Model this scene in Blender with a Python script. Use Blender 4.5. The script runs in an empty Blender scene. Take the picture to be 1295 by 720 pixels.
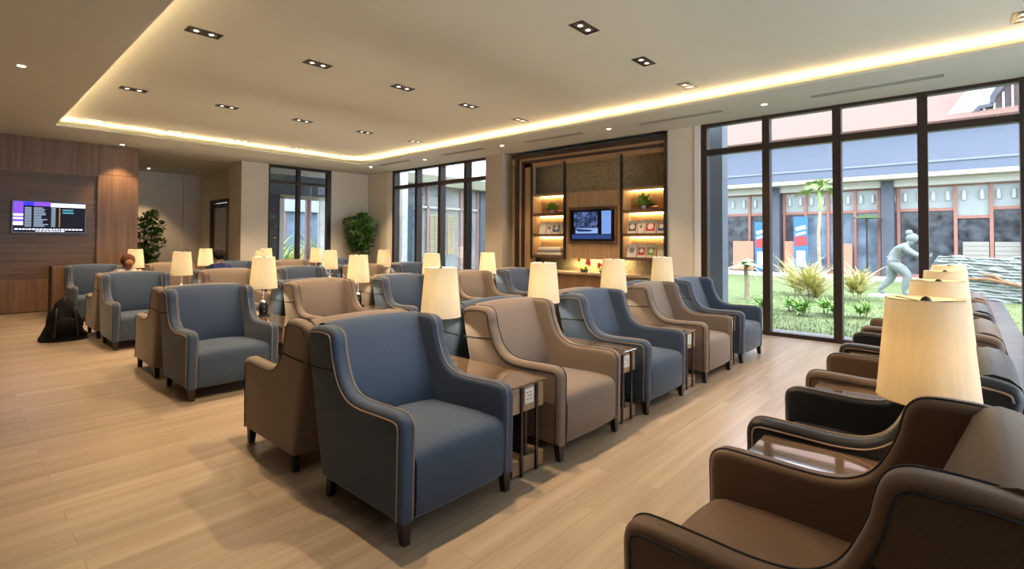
import bpy, bmesh, math, random
from mathutils import Vector, Matrix
random.seed(7)
S = bpy.context.scene
COL = S.collection
PI = math.pi
R = math.radians

# ------------------------------------------------------------------ materials
def new_mat(name):
    m = bpy.data.materials.new(name); m.use_nodes = True
    nt = m.node_tree; b = nt.nodes['Principled BSDF']
    return m, nt, b

def mat(name, col, rough=.5, metal=0, spec=.5, emit=None, es=0, noise=0, nscale=8, bump=0, bscale=60, stretch=None, sheen=0, coat=0):
    m, nt, b = new_mat(name)
    N, L = nt.nodes, nt.links
    b.inputs['Base Color'].default_value = (*col, 1)
    b.inputs['Roughness'].default_value = rough
    b.inputs['Metallic'].default_value = metal
    b.inputs['Specular IOR Level'].default_value = spec
    if sheen:
        b.inputs['Sheen Weight'].default_value = sheen
        b.inputs['Sheen Roughness'].default_value = .4
    if coat: b.inputs['Coat Weight'].default_value = coat
    if emit:
        b.inputs['Emission Color'].default_value = (*emit, 1)
        b.inputs['Emission Strength'].default_value = es
    tc = N.new('ShaderNodeTexCoord'); mp = N.new('ShaderNodeMapping')
    L.new(tc.outputs['Object'], mp.inputs['Vector'])
    if stretch: mp.inputs['Scale'].default_value = stretch
    if noise:
        n = N.new('ShaderNodeTexNoise'); n.inputs['Scale'].default_value = nscale; n.inputs['Detail'].default_value = 6
        L.new(mp.outputs[0], n.inputs['Vector'])
        r = N.new('ShaderNodeMapRange')
        r.inputs['From Min'].default_value = .25; r.inputs['From Max'].default_value = .75
        r.inputs['To Min'].default_value = 1 - noise; r.inputs['To Max'].default_value = 1 + noise
        L.new(n.outputs['Fac'], r.inputs['Value'])
        h = N.new('ShaderNodeVectorMath'); h.operation = 'SCALE'
        h.inputs[0].default_value = col
        L.new(r.outputs[0], h.inputs['Scale'])
        L.new(h.outputs[0], b.inputs['Base Color'])
    if bump:
        n2 = N.new('ShaderNodeTexNoise'); n2.inputs['Scale'].default_value = bscale; n2.inputs['Detail'].default_value = 4
        L.new(mp.outputs[0], n2.inputs['Vector'])
        bp = N.new('ShaderNodeBump'); bp.inputs['Strength'].default_value = bump; bp.inputs['Distance'].default_value = .01
        L.new(n2.outputs['Fac'], bp.inputs['Height']); L.new(bp.outputs[0], b.inputs['Normal'])
    return m

def fabric(name, c1, c2, rough=.8):
    m, nt, b = new_mat(name); N, L = nt.nodes, nt.links
    tc = N.new('ShaderNodeTexCoord')
    n = N.new('ShaderNodeTexNoise'); n.inputs['Scale'].default_value = 420; n.inputs['Detail'].default_value = 2
    L.new(tc.outputs['Object'], n.inputs['Vector'])
    cr = N.new('ShaderNodeValToRGB'); cr.color_ramp.elements[0].position = .35; cr.color_ramp.elements[1].position = .65
    cr.color_ramp.elements[0].color = (*c1, 1); cr.color_ramp.elements[1].color = (*c2, 1)
    L.new(n.outputs['Fac'], cr.inputs['Fac']); L.new(cr.outputs[0], b.inputs['Base Color'])
    bp = N.new('ShaderNodeBump'); bp.inputs['Strength'].default_value = .25; bp.inputs['Distance'].default_value = .003
    L.new(n.outputs['Fac'], bp.inputs['Height']); L.new(bp.outputs[0], b.inputs['Normal'])
    b.inputs['Roughness'].default_value = rough
    b.inputs['Sheen Weight'].default_value = .35; b.inputs['Sheen Roughness'].default_value = .35
    b.inputs['Specular IOR Level'].default_value = .35
    return m

def wood(name, c1, c2, axis='Z', rough=.45, scale=1.0, plank=None):
    """wood grain stretched along axis; optional plank (length along axis, width)"""
    m, nt, b = new_mat(name); N, L = nt.nodes, nt.links
    tc = N.new('ShaderNodeTexCoord')
    mp = N.new('ShaderNodeMapping')
    s = {'X': (.5, 14, 14), 'Y': (14, .5, 14), 'Z': (14, 14, .5)}[axis]
    mp.inputs['Scale'].default_value = tuple(v * scale for v in s)
    L.new(tc.outputs['Object'], mp.inputs['Vector'])
    n = N.new('ShaderNodeTexNoise'); n.inputs['Scale'].default_value = 1.6; n.inputs['Detail'].default_value = 8; n.inputs['Roughness'].default_value = .65
    L.new(mp.outputs[0], n.inputs['Vector'])
    cr = N.new('ShaderNodeValToRGB'); cr.color_ramp.elements[0].position = .3; cr.color_ramp.elements[1].position = .72
    cr.color_ramp.elements[0].color = (*c1, 1); cr.color_ramp.elements[1].color = (*c2, 1)
    L.new(n.outputs['Fac'], cr.inputs['Fac'])
    out = cr.outputs[0]
    if plank:
        mp2 = N.new('ShaderNodeMapping'); mp2.inputs['Rotation'].default_value = (0, 0, PI/2)
        L.new(tc.outputs['Object'], mp2.inputs['Vector'])
        br = N.new('ShaderNodeTexBrick')
        br.inputs['Scale'].default_value = 1; br.inputs['Brick Width'].default_value = plank[0]; br.inputs['Row Height'].default_value = plank[1]
        br.inputs['Mortar Size'].default_value = .0016; br.inputs['Mortar Smooth'].default_value = .3
        br.inputs['Color1'].default_value = (.90, .90, .90, 1); br.inputs['Color2'].default_value = (1.04, 1.03, 1.02, 1)
        br.inputs['Mortar'].default_value = (.68, .64, .6, 1); br.offset = .37
        L.new(mp2.outputs[0], br.inputs['Vector'])
        mx = N.new('ShaderNodeMix'); mx.data_type = 'RGBA'; mx.blend_type = 'MULTIPLY'; mx.inputs[0].default_value = 1
        L.new(out, mx.inputs[6]); L.new(br.outputs['Color'], mx.inputs[7])
        # grain offset per plank
        ad = N.new('ShaderNodeVectorMath'); ad.operation = 'MULTIPLY_ADD'
        ad.inputs[1].default_value = (9, 9, 9)
        L.new(br.outputs['Color'], ad.inputs[0]); L.new(mp.outputs[0], ad.inputs[2])
        L.new(ad.outputs[0], n.inputs['Vector'])
        out = mx.outputs[2]
    L.new(out, b.inputs['Base Color'])
    b.inputs['Roughness'].default_value = rough
    if plank: b.inputs['Specular IOR Level'].default_value = .8
    if name == 'side_table_top': b.inputs['Coat Weight'].default_value = 1; b.inputs['Coat Roughness'].default_value = .03; b.inputs['Coat IOR'].default_value = 1.8
    if name == 'side_table_top': return m
    bp = N.new('ShaderNodeBump'); bp.inputs['Strength'].default_value = .08; bp.inputs['Distance'].default_value = .004
    L.new(n.outputs['Fac'], bp.inputs['Height']); L.new(bp.outputs[0], b.inputs['Normal'])
    return m

def glass_mat(name, tint=(1, 1, 1), refl=1.0):
    m, nt, b = new_mat(name); N, L = nt.nodes, nt.links
    N.remove(b); out = N['Material Output']
    tr = N.new('ShaderNodeBsdfTransparent'); tr.inputs[0].default_value = (*tint, 1)
    gl = N.new('ShaderNodeBsdfGlossy'); gl.inputs['Roughness'].default_value = .02
    fr = N.new('ShaderNodeFresnel'); fr.inputs[0].default_value = 1.45
    mu = N.new('ShaderNodeMath'); mu.operation = 'MULTIPLY'; mu.inputs[1].default_value = refl
    mx = N.new('ShaderNodeMixShader')
    L.new(fr.outputs[0], mu.inputs[0]); L.new(mu.outputs[0], mx.inputs[0])
    L.new(tr.outputs[0], mx.inputs[1]); L.new(gl.outputs[0], mx.inputs[2]); L.new(mx.outputs[0], out.inputs[0])
    return m

def shade_mat(name, col):
    m, nt, b = new_mat(name); N, L = nt.nodes, nt.links
    N.remove(b); out = N['Material Output']
    df = N.new('ShaderNodeBsdfDiffuse'); tl = N.new('ShaderNodeBsdfTranslucent')
    tc = N.new('ShaderNodeTexCoord'); mp = N.new('ShaderNodeMapping'); mp.inputs['Scale'].default_value = (60, 60, 2)
    n = N.new('ShaderNodeTexNoise'); n.inputs['Scale'].default_value = 1.5; n.inputs['Detail'].default_value = 4
    L.new(tc.outputs['Object'], mp.inputs[0]); L.new(mp.outputs[0], n.inputs['Vector'])
    cr = N.new('ShaderNodeValToRGB')
    cr.color_ramp.elements[0].color = (*[c * .9 for c in col], 1); cr.color_ramp.elements[1].color = (*[min(1, c * 1.05) for c in col], 1)
    L.new(n.outputs['Fac'], cr.inputs['Fac'])
    L.new(cr.outputs[0], df.inputs[0]); L.new(cr.outputs[0], tl.inputs[0])
    mx = N.new('ShaderNodeMixShader'); mx.inputs[0].default_value = .5
    L.new(df.outputs[0], mx.inputs[1]); L.new(tl.outputs[0], mx.inputs[2]); L.new(mx.outputs[0], out.inputs[0])
    return m

def leaf_mat(name, c1, c2):
    m, nt, b = new_mat(name); N, L = nt.nodes, nt.links
    tc = N.new('ShaderNodeTexCoord'); n = N.new('ShaderNodeTexNoise'); n.inputs['Scale'].default_value = 9
    L.new(tc.outputs['Object'], n.inputs['Vector'])
    cr = N.new('ShaderNodeValToRGB'); cr.color_ramp.elements[0].position = .35; cr.color_ramp.elements[1].position = .65
    cr.color_ramp.elements[0].color = (*c1, 1); cr.color_ramp.elements[1].color = (*c2, 1)
    L.new(n.outputs['Fac'], cr.inputs[0]); L.new(cr.outputs[0], b.inputs['Base Color'])
    b.inputs['Roughness'].default_value = .45
    return m

M = {}
M['blue'] = fabric('blue_fabric', (.036, .060, .108), (.064, .102, .170))
M['taupe'] = fabric('taupe_fabric', (.168, .130, .106), (.268, .216, .182))
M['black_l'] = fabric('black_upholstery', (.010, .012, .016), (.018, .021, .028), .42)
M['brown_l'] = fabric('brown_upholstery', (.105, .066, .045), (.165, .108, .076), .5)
M['pipe_tan'] = mat('tan_piping', (.33, .25, .185), .6)
M['pipe_dark'] = mat('dark_piping', (.02, .022, .028), .6)
M['seam'] = mat('seam_shadow_gap_thread', (.012, .012, .014), .9)
M['leg'] = mat('dark_leg_wood', (.022, .012, .009), .35, noise=.3)
M['floor'] = wood('light_oak_planks', (.37, .297, .228), (.515, .432, .345), 'Y', .24, .55, plank=(1.22, .155))
M['ceil'] = mat('ceiling_paint', (.56, .585, .53), .9, noise=.02, nscale=2)
M['wall'] = mat('beige_wall_paint', (.70, .665, .57), .85, noise=.03, nscale=3)
M['wall_dark'] = mat('taupe_wallcover', (.50, .45, .37), .85, noise=.04, nscale=3)
M['white'] = mat('white_paint', (.82, .82, .80), .6, noise=.01)
M['walnut_v'] = wood('walnut_vertical', (.125, .066, .036), (.26, .15, .085), 'Z', .42, .8)
M['walnut_h'] = wood('walnut_horizontal', (.08, .045, .026), (.175, .102, .06), 'Y', .4, .7)
M['oak_v'] = wood('oak_veneer', (.30, .19, .10), (.46, .31, .17), 'Z', .5, .9)
M['table_wood'] = wood('side_table_wood', (.25, .165, .10), (.42, .29, .18), 'X', .4, .9)
M['table_top'] = wood('side_table_top', (.10, .065, .042), (.22, .15, .10), 'X', .05, .9)
M['black'] = mat('black_metal', (.015, .013, .012), .4, noise=.1)
M['frame'] = mat('dark_bronze_frame', (.030, .018, .014), .4, noise=.15)
M['chrome'] = mat('chrome', (.75, .74, .72), .15, 1, noise=.02)
M['glossblack'] = mat('gloss_dark_ceramic', (.014, .012, .014), .12, noise=.1)
M['glass'] = glass_mat('window_glass', (.97, .985, 1), .55)
M['shade'] = shade_mat('lampshade_linen', (.90, .84, .70))
M['plate'] = mat('white_plate', (.75, .74, .70), .4, noise=.02)
M['grey'] = mat('grey_print', (.25, .25, .25), .5, noise=.02)
M['led'] = mat('warm_led', (1, .85, .55), .5, emit=(1, .68, .36), es=58)
M['lens'] = mat('downlight_lens', (1, .95, .85), .5, emit=(1, .85, .65), es=3)
M['lens_dim'] = mat('reflector', (.35, .33, .30), .25, .6, noise=.02)
M['ledge'] = mat('dark_gloss_laminate', (.30, .32, .41), .16, noise=.1, nscale=3)
M['tvblack'] = mat('tv_black', (.008, .008, .010), .2, noise=.1)
M['leaf'] = leaf_mat('ficus_leaves', (.018, .07, .012), (.08, .22, .035))
M['leaf2'] = leaf_mat('bright_leaves', (.10, .25, .03), (.30, .48, .10))
M['yleaf'] = leaf_mat('yellow_leaves', (.38, .34, .10), (.66, .60, .28))
M['palm'] = leaf_mat('palm_leaves', (.12, .20, .05), (.30, .38, .14))
M['bark'] = mat('bark', (.18, .13, .09), .9, noise=.4, nscale=20, bump=.5)
M['palebark'] = mat('pale_bark', (.33, .27, .19), .9, noise=.3, nscale=12, bump=.4)
M['pot'] = mat('dark_pot', (.04, .035, .03), .5, noise=.2)
M['soil'] = mat('soil', (.05, .035, .025), .95, noise=.3, nscale=30)
M['grass'] = mat('lawn_grass', (.115, .150, .050), .95, noise=.35, nscale=5, bump=.6, bscale=90)
M['blade'] = leaf_mat('grass_blades', (.09, .14, .03), (.17, .21, .075))
M['pave'] = mat('pale_paving', (.36, .355, .35), .8, noise=.08, nscale=4)
M['gravel'] = mat('grey_gravel', (.16, .16, .16), .95, noise=.35, nscale=60, bump=.6)
M['statue'] = mat('grey_stone_figure', (.17, .195, .195), .7, noise=.1, nscale=14, bump=.15, bscale=40)
M['stone'] = mat('carved_stone', (.29, .31, .31), .85, noise=.25, nscale=7, bump=.9, bscale=14, stretch=(1, 1, 3.5))
M['extgrey'] = mat('blue_grey_render', (.115, .135, .165), .8, noise=.06, nscale=5)
M['extcol'] = mat('slate_column', (.062, .072, .095), .7, noise=.1, nscale=5)
M['fascia'] = mat('blue_grey_fascia', (.090, .110, .160), .6, noise=.03, nscale=2)
M['cream'] = mat('cream_beam', (.42, .38, .30), .7, noise=.04)
M['beamw'] = mat('offwhite_beam', (.52, .51, .47), .7, noise=.03)
M['slat'] = mat('grey_cream_slats', (.26, .245, .215), .7, noise=.05)
M['redwood'] = mat('red_brown_frame', (.29, .125, .09), .5, noise=.15)
M['shopglass'] = mat('shop_glass', (.14, .18, .24), .10, noise=.55, nscale=1.6)
M['shopdark'] = mat('shop_interior', (.055, .060, .070), .15, noise=.9, nscale=2.5)
M['transomglass'] = mat('frosted_transom', (.27, .30, .30), .3, noise=.08, nscale=3)
M['lantern'] = mat('white_lantern', (.44, .46, .45), .6, noise=.03)
M['roof'] = mat('terracotta_tiles', (.165, .092, .073), .85, noise=.12, nscale=10, bump=.5, bscale=12)
M['roofw'] = mat('white_barge_board', (.34, .37, .40), .6, noise=.04)
M['timber'] = mat('dark_timber', (.05, .032, .03), .7, noise=.3)
M['slate'] = mat('slate_timber', (.055, .055, .075), .7, noise=.3)
M['orange'] = mat('orange_board', (.50, .19, .12), .6, noise=.04)
M['pblue'] = mat('poster_blue', (.03, .13, .33), .5, noise=.1)
M['pred'] = mat('poster_red', (.33, .04, .04), .5, noise=.05)
M['paper'] = mat('paper_white', (.75, .74, .70), .6, noise=.03)
M['skin'] = mat('skin', (.55, .32, .22), .5, noise=.05, nscale=20)
M['hair1'] = mat('auburn_hair', (.13, .048, .025), .8, spec=.2, noise=.3, nscale=60, bump=.6, bscale=80)
M['hair2'] = mat('dark_hair', (.014, .009, .007), .85, spec=.15, noise=.3, nscale=60, bump=.6, bscale=80)
M['shirtw'] = mat('white_cotton', (.72, .66, .62), .85, noise=.05, bump=.3)
M['shirtn'] = mat('navy_cotton', (.015, .025, .11), .85, noise=.1, bump=.3)
M['trouser'] = mat('dark_trousers', (.02, .02, .026), .85, noise=.1, bump=.3)
M['bag'] = mat('black_nylon', (.005, .005, .006), .8, spec=.2, noise=.3, bump=.6, bscale=25)
M['walltex'] = None
M['flower'] = mat('red_petals', (.55, .04, .05), .5, noise=.2)
M['ceramic'] = mat('beige_stone_counter', (.42, .33, .24), .35, noise=.1)
M['drift'] = mat('driftwood', (.28, .15, .08), .8, noise=.3, nscale=9, bump=.5)
M['moss'] = leaf_mat('moss', (.05, .09, .04), (.12, .17, .08))

def textured_wallpaper():
    m, nt, b = new_mat('textured_gold_wallpaper'); N, L = nt.nodes, nt.links
    tc = N.new('ShaderNodeTexCoord')
    v = N.new('ShaderNodeTexNoise'); v.inputs['Scale'].default_value = 30; v.inputs['Detail'].default_value = 8; v.inputs['Roughness'].default_value = .7; v.inputs['Distortion'].default_value = .8
    L.new(tc.outputs['Object'], v.inputs['Vector'])
    cr = N.new('ShaderNodeValToRGB'); cr.color_ramp.elements[0].position = .42; cr.color_ramp.elements[1].position = .58
    cr.color_ramp.elements[0].color = (.17, .14, .085, 1); cr.color_ramp.elements[1].color = (.34, .29, .19, 1)
    L.new(v.outputs['Fac'], cr.inputs[0]); L.new(cr.outputs[0], b.inputs['Base Color'])
    bp = N.new('ShaderNodeBump'); bp.inputs['Strength'].default_value = .3; bp.inputs['Distance'].default_value = .01
    L.new(v.outputs['Fac'], bp.inputs['Height']); L.new(bp.outputs[0], b.inputs['Normal'])
    b.inputs['Roughness'].default_value = .55
    return m
M['walltex'] = textured_wallpaper()
EM = {}
def emi(name, col, s):
    if name not in EM:
        EM[name] = mat('screen_' + name, (0.004, .004, .004), .7, spec=.1, emit=col, es=s, noise=0)
    return EM[name]

# ------------------------------------------------------------------ mesh helpers
class MB:
    def __init__(s): s.bm = bmesh.new()
    def box(s, c0, c1, mi=0, bev=0, seg=2):
        x0, y0, z0 = c0; x1, y1, z1 = c1
        n0 = len(s.bm.verts)
        vs = [s.bm.verts.new(p) for p in ((x0,y0,z0),(x1,y0,z0),(x1,y1,z0),(x0,y1,z0),(x0,y0,z1),(x1,y0,z1),(x1,y1,z1),(x0,y1,z1))]
        fs = []
        for f in ((0,3,2,1),(4,5,6,7),(0,1,5,4),(1,2,6,5),(2,3,7,6),(3,0,4,7)):
            fc = s.bm.faces.new([vs[i] for i in f]); fc.material_index = mi; fs.append(fc)
        if bev:
            ed = list({e for f in fs for e in f.edges})
            r = bmesh.ops.bevel(s.bm, geom=ed, offset=bev, segments=seg, profile=.5, affect='EDGES', clamp_overlap=True, material=mi)
        return s
    def obox(s, c, size, M4, mi=0):
        """box centred c with size, transformed by matrix M4"""
        hx, hy, hz = size[0]/2, size[1]/2, size[2]/2
        vs = [s.bm.verts.new(M4 @ Vector((c[0]+sx*hx, c[1]+sy*hy, c[2]+sz*hz))) for sx, sy, sz in ((-1,-1,-1),(1,-1,-1),(1,1,-1),(-1,1,-1),(-1,-1,1),(1,-1,1),(1,1,1),(-1,1,1))]
        for f in ((0,3,2,1),(4,5,6,7),(0,1,5,4),(1,2,6,5),(2,3,7,6),(3,0,4,7)):
            s.bm.faces.new([vs[i] for i in f]).material_index = mi
        return s
    def loft(s, rings, closed=True, caps=True, mi=0):
        vr = [[s.bm.verts.new(p) for p in r] for r in rings]
        n = len(vr[0])
        for a, b in zip(vr, vr[1:]):
            for i in range(n if closed else n-1):
                j = (i+1) % n
                s.bm.faces.new([a[i], a[j], b[j], b[i]]).material_index = mi
        if caps and closed:
            s.bm.faces.new(list(reversed(vr[0]))).material_index = mi
            s.bm.faces.new(vr[-1]).material_index = mi
        return vr
    def prism(s, prof, y0, y1, bev=0, seg=3, mi=0):
        """profile of (x,z) extruded in y; both cap outlines bevelled"""
        vr = s.loft([[(x, y0, z) for x, z in prof], [(x, y1, z) for x, z in prof]], mi=mi)
        if bev:
            ed = []
            for ring in vr:
                for i in range(len(ring)):
                    e = s.bm.edges.get([ring[i], ring[(i+1) % len(ring)]])
                    if e: ed.append(e)
            bmesh.ops.bevel(s.bm, geom=ed, offset=bev, segments=seg, profile=.5, affect='EDGES', clamp_overlap=True, material=mi)
        return s
    def tube(s, pts, r, n=8, mi=0, caps=True):
        pts = [Vector(p) for p in pts]; rr = r if isinstance(r, (list, tuple)) else [r]*len(pts)
        rings = []; up = None
        for i, p in enumerate(pts):
            t = (pts[min(i+1, len(pts)-1)] - pts[max(i-1, 0)]).normalized()
            if up is None:
                up = Vector((0, 0, 1)) if abs(t.z) < .9 else Vector((1, 0, 0))
            a = t.cross(up)
            if a.length < 1e-4: a = t.cross(Vector((0, 1, 0)))
            a.normalize(); b2 = a.cross(t).normalized(); up = b2
            rings.append([p + (a*math.cos(2*PI*k/n) + b2*math.sin(2*PI*k/n))*rr[i] for k in range(n)])
        s.loft(rings, caps=caps, mi=mi); return s
    def lathe(s, prof, c=(0, 0, 0), n=24, mi=0, caps=False):
        rings = [[(c[0]+r*math.cos(2*PI*k/n), c[1]+r*math.sin(2*PI*k/n), c[2]+z) for k in range(n)] for r, z in prof]
        s.loft(rings, caps=caps, mi=mi); return s
    def ball(s, c, r, n=12, sc=(1, 1, 1), mi=0):
        res = bmesh.ops.create_uvsphere(s.bm, u_segments=n, v_segments=max(6, n//2+2), radius=r)
        for v in res['verts']: v.co = Vector((v.co.x*sc[0]+c[0], v.co.y*sc[1]+c[1], v.co.z*sc[2]+c[2]))
        for v in res['verts']:
            for f in v.link_faces: f.material_index = mi
        return s
    def quad(s, pts, mi=0):
        s.bm.faces.new([s.bm.verts.new(p) for p in pts]).material_index = mi; return s
    def obj(s, name, mats, parent=None, smooth=False, loc=None, angle=40):
        me = bpy.data.meshes.new(name)
        bmesh.ops.recalc_face_normals(s.bm, faces=s.bm.faces[:])
        s.bm.to_mesh(me); s.bm.free()
        for m in (mats if isinstance(mats, (list, tuple)) else [mats]): me.materials.append(m)
        if smooth:
            me.polygons.foreach_set('use_smooth', [True]*len(me.polygons))
            try: me.set_sharp_from_angle(angle=R(angle))
            except Exception: pass
        o = bpy.data.objects.new(name, me); COL.objects.link(o)
        if parent: o.parent = parent
        if loc: o.location = loc
        return o

def tag(o, label=None, cat=None, group=None, kind=None):
    if label: o['label'] = label
    if cat: o['category'] = cat
    if group: o['group'] = group
    if kind: o['kind'] = kind
    return o
def struct(o): o['kind'] = 'structure'; return o
def empty(name, loc=(0, 0, 0), rz=0, label=None, cat=None, group=None):
    o = bpy.data.objects.new(name, None); COL.objects.link(o); o.location = loc; o.rotation_euler = (0, 0, rz)
    o.empty_display_size = .1
    return tag(o, label, cat, group)
def dup(root, loc, rz=0, label=None, group=None):
    r = root.copy(); COL.objects.link(r); r.location = loc; r.rotation_euler = (0, 0, rz)
    if label: r['label'] = label
    if group: r['group'] = group
    def kids(a, b):
        for ch in list(a.children):
            c = ch.copy(); COL.objects.link(c); c.parent = b; kids(ch, c)
    kids(root, r)
    return r

def smooth_path(pts, n=4):
    """Catmull-Rom through 2D/3D points"""
    P = [Vector(p) for p in pts]; out = []
    for i in range(len(P)-1):
        p0, p1, p2, p3 = P[max(i-1, 0)], P[i], P[i+1], P[min(i+2, len(P)-1)]
        for k in range(n):
            t = k/n
            out.append(.5*((2*p1) + (-p0+p2)*t + (2*p0-5*p1+4*p2-p3)*t*t + (-p0+3*p1-3*p2+p3)*t**3))
    out.append(P[-1]); return out

# ------------------------------------------------------------------ armchair
def resample(pts, d):
    out = [pts[0]]; acc = 0
    for a, b in zip(pts, pts[1:]):
        L_ = math.hypot(b[0]-a[0], b[1]-a[1]); n = max(1, round(L_/d))
        for k in range(1, n+1): out.append((a[0]+(b[0]-a[0])*k/n, a[1]+(b[1]-a[1])*k/n))
    return out
def offset_closed(pts, d):
    n = len(pts); out = []
    area = sum(pts[i][0]*pts[(i+1) % n][1]-pts[(i+1) % n][0]*pts[i][1] for i in range(n))
    sg = 1 if area > 0 else -1
    for i in range(n):
        a, b, c = Vector(pts[i-1]), Vector(pts[i]), Vector(pts[(i+1) % n])
        t1, t2 = (b-a).normalized(), (c-b).normalized()
        n1, n2 = Vector((-t1.y, t1.x))*sg, Vector((-t2.y, t2.x))*sg
        nn = (n1+n2); nn = nn/max(.35, nn.length**2/2) if nn.length > 1e-6 else n1
        p = b+nn*d; out.append((p.x, p.y))
    return out
W2 = .415          # half width
def make_chair(kind):
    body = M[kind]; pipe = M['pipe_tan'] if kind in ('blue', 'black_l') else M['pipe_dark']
    root = empty('wing_armchair', label='armchair', cat='armchair')
    # top line of the side panel, front -> back (x forward, z up)
    top = [(.484, .52), (.483, .575), (.468, .612), (.435, .632), (.385, .637), (.26, .634), (.14, .630), (.055, .634), (-.008, .648), (-.062, .679), (-.102, .725),
           (-.132, .785), (-.157, .850), (-.171, .915), (-.190, .957), (-.222, .979), (-.270, .986), (-.36, .985), (-.445, .972), (-.483, .950), (-.495, .915)]
    topc = [(v.x, v.y) for v in smooth_path([(a, b, 0) for a, b in top], 5)]
    prof = [(.478, .112)] + topc + [(-.47, .80), (-.385, .45), (-.300, .112)]
    for s in (-1, 1):
        m = MB(); y0, y1 = (W2-.098, W2) if s > 0 else (-W2, -W2+.098)
        r = .034; rings = []
        for t in range(7):
            a = PI/2*t/6; rings.append([(x, y0+r*(1-math.cos(a)), z) for x, z in offset_closed(prof, r*(1-math.sin(a)))])
        for t in range(6, -1, -1):
            a = PI/2*t/6; rings.append([(x, y1-r*(1-math.cos(a)), z) for x, z in offset_closed(prof, r*(1-math.sin(a)))])
        m.loft(rings)
        m.obj('side_wing', body, root, True, angle=50)
    # piping along both edges of each side
    ins = .034
    def inset(path, d):
        out = []
        for i in range(len(path)):
            a = Vector(path[max(i-1, 0)]); b = Vector(path[min(i+1, len(path)-1)]); t = (b-a).normalized()
            nrm = Vector((t.y, -t.x)) if True else None
            p = Vector(path[i]) - nrm*d if False else Vector(path[i]) + Vector((-t.y, t.x))*d
            out.append((p.x, p.y))
        return out
    line = inset([(.478, .125), (.480, .30)] + topc, ins); edge = inset([(.478, .125), (.480, .30)] + topc, 0)
    for s in (-1, 1):
        m = MB()
        m.tube([(x, s*(W2+.001), z) for x, z in line], .0042, 6)
        m.tube([(x, s*(W2-.098+.026), z) for x, z in inset([(.478, .125), (.480, .30)] + topc, -.0005)], .0038, 6)
        m.obj('piping', pipe, root, True)
        m = MB(); m.tube([(-.165, s*(W2+.0005), .755), (-.32, s*(W2+.0005), .745), (-.457, s*(W2+.0005), .74)], .005, 6)
        m.obj('wing_seam', M['seam'], root, True)
    # backrest between the wings
    bp = [(-.18, .112), (-.175, .42), (-.20, .56), (-.262, .74), (-.325, .90), (-.345, .955), (-.372, .985), (-.41, .995), (-.455, .985), (-.487, .957), (-.498, .915), (-.47, .80), (-.388, .45), (-.305, .112)]
    ys = [-.352 + .704*i/14 for i in range(15)]
    rings = []
    for y in ys:
        k = 1-(y/.322)**2
        rings.append([(x + (.018*k if (x > -.36 and .45 < z < .95) else 0), y, z + (max(.012*k, -.022) if z > .94 else 0)) for x, z in bp])
    m = MB(); m.loft(rings); m.obj('backrest', body, root, True, angle=50)
    # seat cushion block
    sp = [(-.20, .112), (.462, .112), (.474, .13), (.480, .24), (.481, .36), (.474, .402), (.452, .430), (.41, .444), (.25, .448), (.05, .440), (-.20, .425)]
    ys = [-.318 + .636*i/10 for i in range(11)]
    rings = []
    for y in ys:
        k = 1-(y/.318)**2
        k = k if abs(y) < .317 else -.15
        rings.append([(x + (.010*k if x > .44 else 0), y, z + (.018*k if z > .40 else 0)) for x, z in sp])
    m = MB(); m.loft(rings); m.obj('seat', body, root, True, angle=60)
    for (x, y) in ((.435, .365), (.435, -.365), (-.245, .365), (-.245, -.365)):
        m = MB(); dx = -.03 if x < 0 else .012
        m.loft([[(x+dx+a*.019, y+b*.019, 0) for a, b in ((-1,-1),(1,-1),(1,1),(-1,1))], [(x+a*.027, y+b*.027, .118) for a, b in ((-1,-1),(1,-1),(1,1),(-1,1))]])
        m.obj('leg', M['leg'], root)
    return root
protos = {k: make_chair(k) for k in ('blue', 'taupe', 'black_l', 'brown_l')}
used = {k: 0 for k in protos}
def place_chair(kind, x, y, rz, label, group):
    if not used[kind]:
        used[kind] = 1; c = protos[kind]; c.location = (x, y, 0); c.rotation_euler = (0, 0, rz); c['label'] = label; c['group'] = group; return c
    return dup(protos[kind], (x, y, 0), rz, label, group)

YS = [1.895, 3.175, 4.435, 5.765, 6.945]
YA = [1.84, 3.055, 4.295, 5.53, 6.735]
ORD = ['nearest', 'second', 'middle', 'fourth', 'farthest']
SEAM = {'B': -3.015, 'C': -6.28, 'D': -9.46}
CN = {'blue': 'navy blue', 'taupe': 'taupe', 'black_l': 'black tan-piped', 'brown_l': 'dark brown'}
rows = []   # (xcentre, rz, ys, colours, rowname, group)
alt = ['blue', 'taupe', 'blue', 'taupe', 'blue']; alt2 = ['taupe', 'blue', 'taupe', 'blue', 'taupe']
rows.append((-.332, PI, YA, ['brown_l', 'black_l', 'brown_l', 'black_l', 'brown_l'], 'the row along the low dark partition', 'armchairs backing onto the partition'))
rows.append((SEAM['B']+.497, 0, YS, alt, 'the foremost central row facing the aisle', 'armchairs of the foremost central row'))
rows.append((SEAM['B']-.497, PI, YS, alt2, 'the row behind the foremost', 'armchairs back to back with the foremost row'))
rows.append((SEAM['C']+.497, 0, YS, alt, 'the second right-facing row', 'armchairs of the second right-facing row'))
rows.append((SEAM['C']-.497, PI, YS, alt2, 'the left-facing row behind the second row', 'armchairs back to back with the second row'))
rows.append((SEAM['D']+.497, 0, YS, alt, 'the third right-facing row', 'armchairs of the third right-facing row'))
rows.append((SEAM['D']-.497, PI, YS, alt2, 'the left-facing row where two people sit', 'armchairs of the row with the two people'))
rows.append((-12.80+.497, 0, YS, alt, 'the last row before the wood wall', 'armchairs of the last row'))
SKIP = {2: (4,), 4: (), 6: ()}
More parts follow.
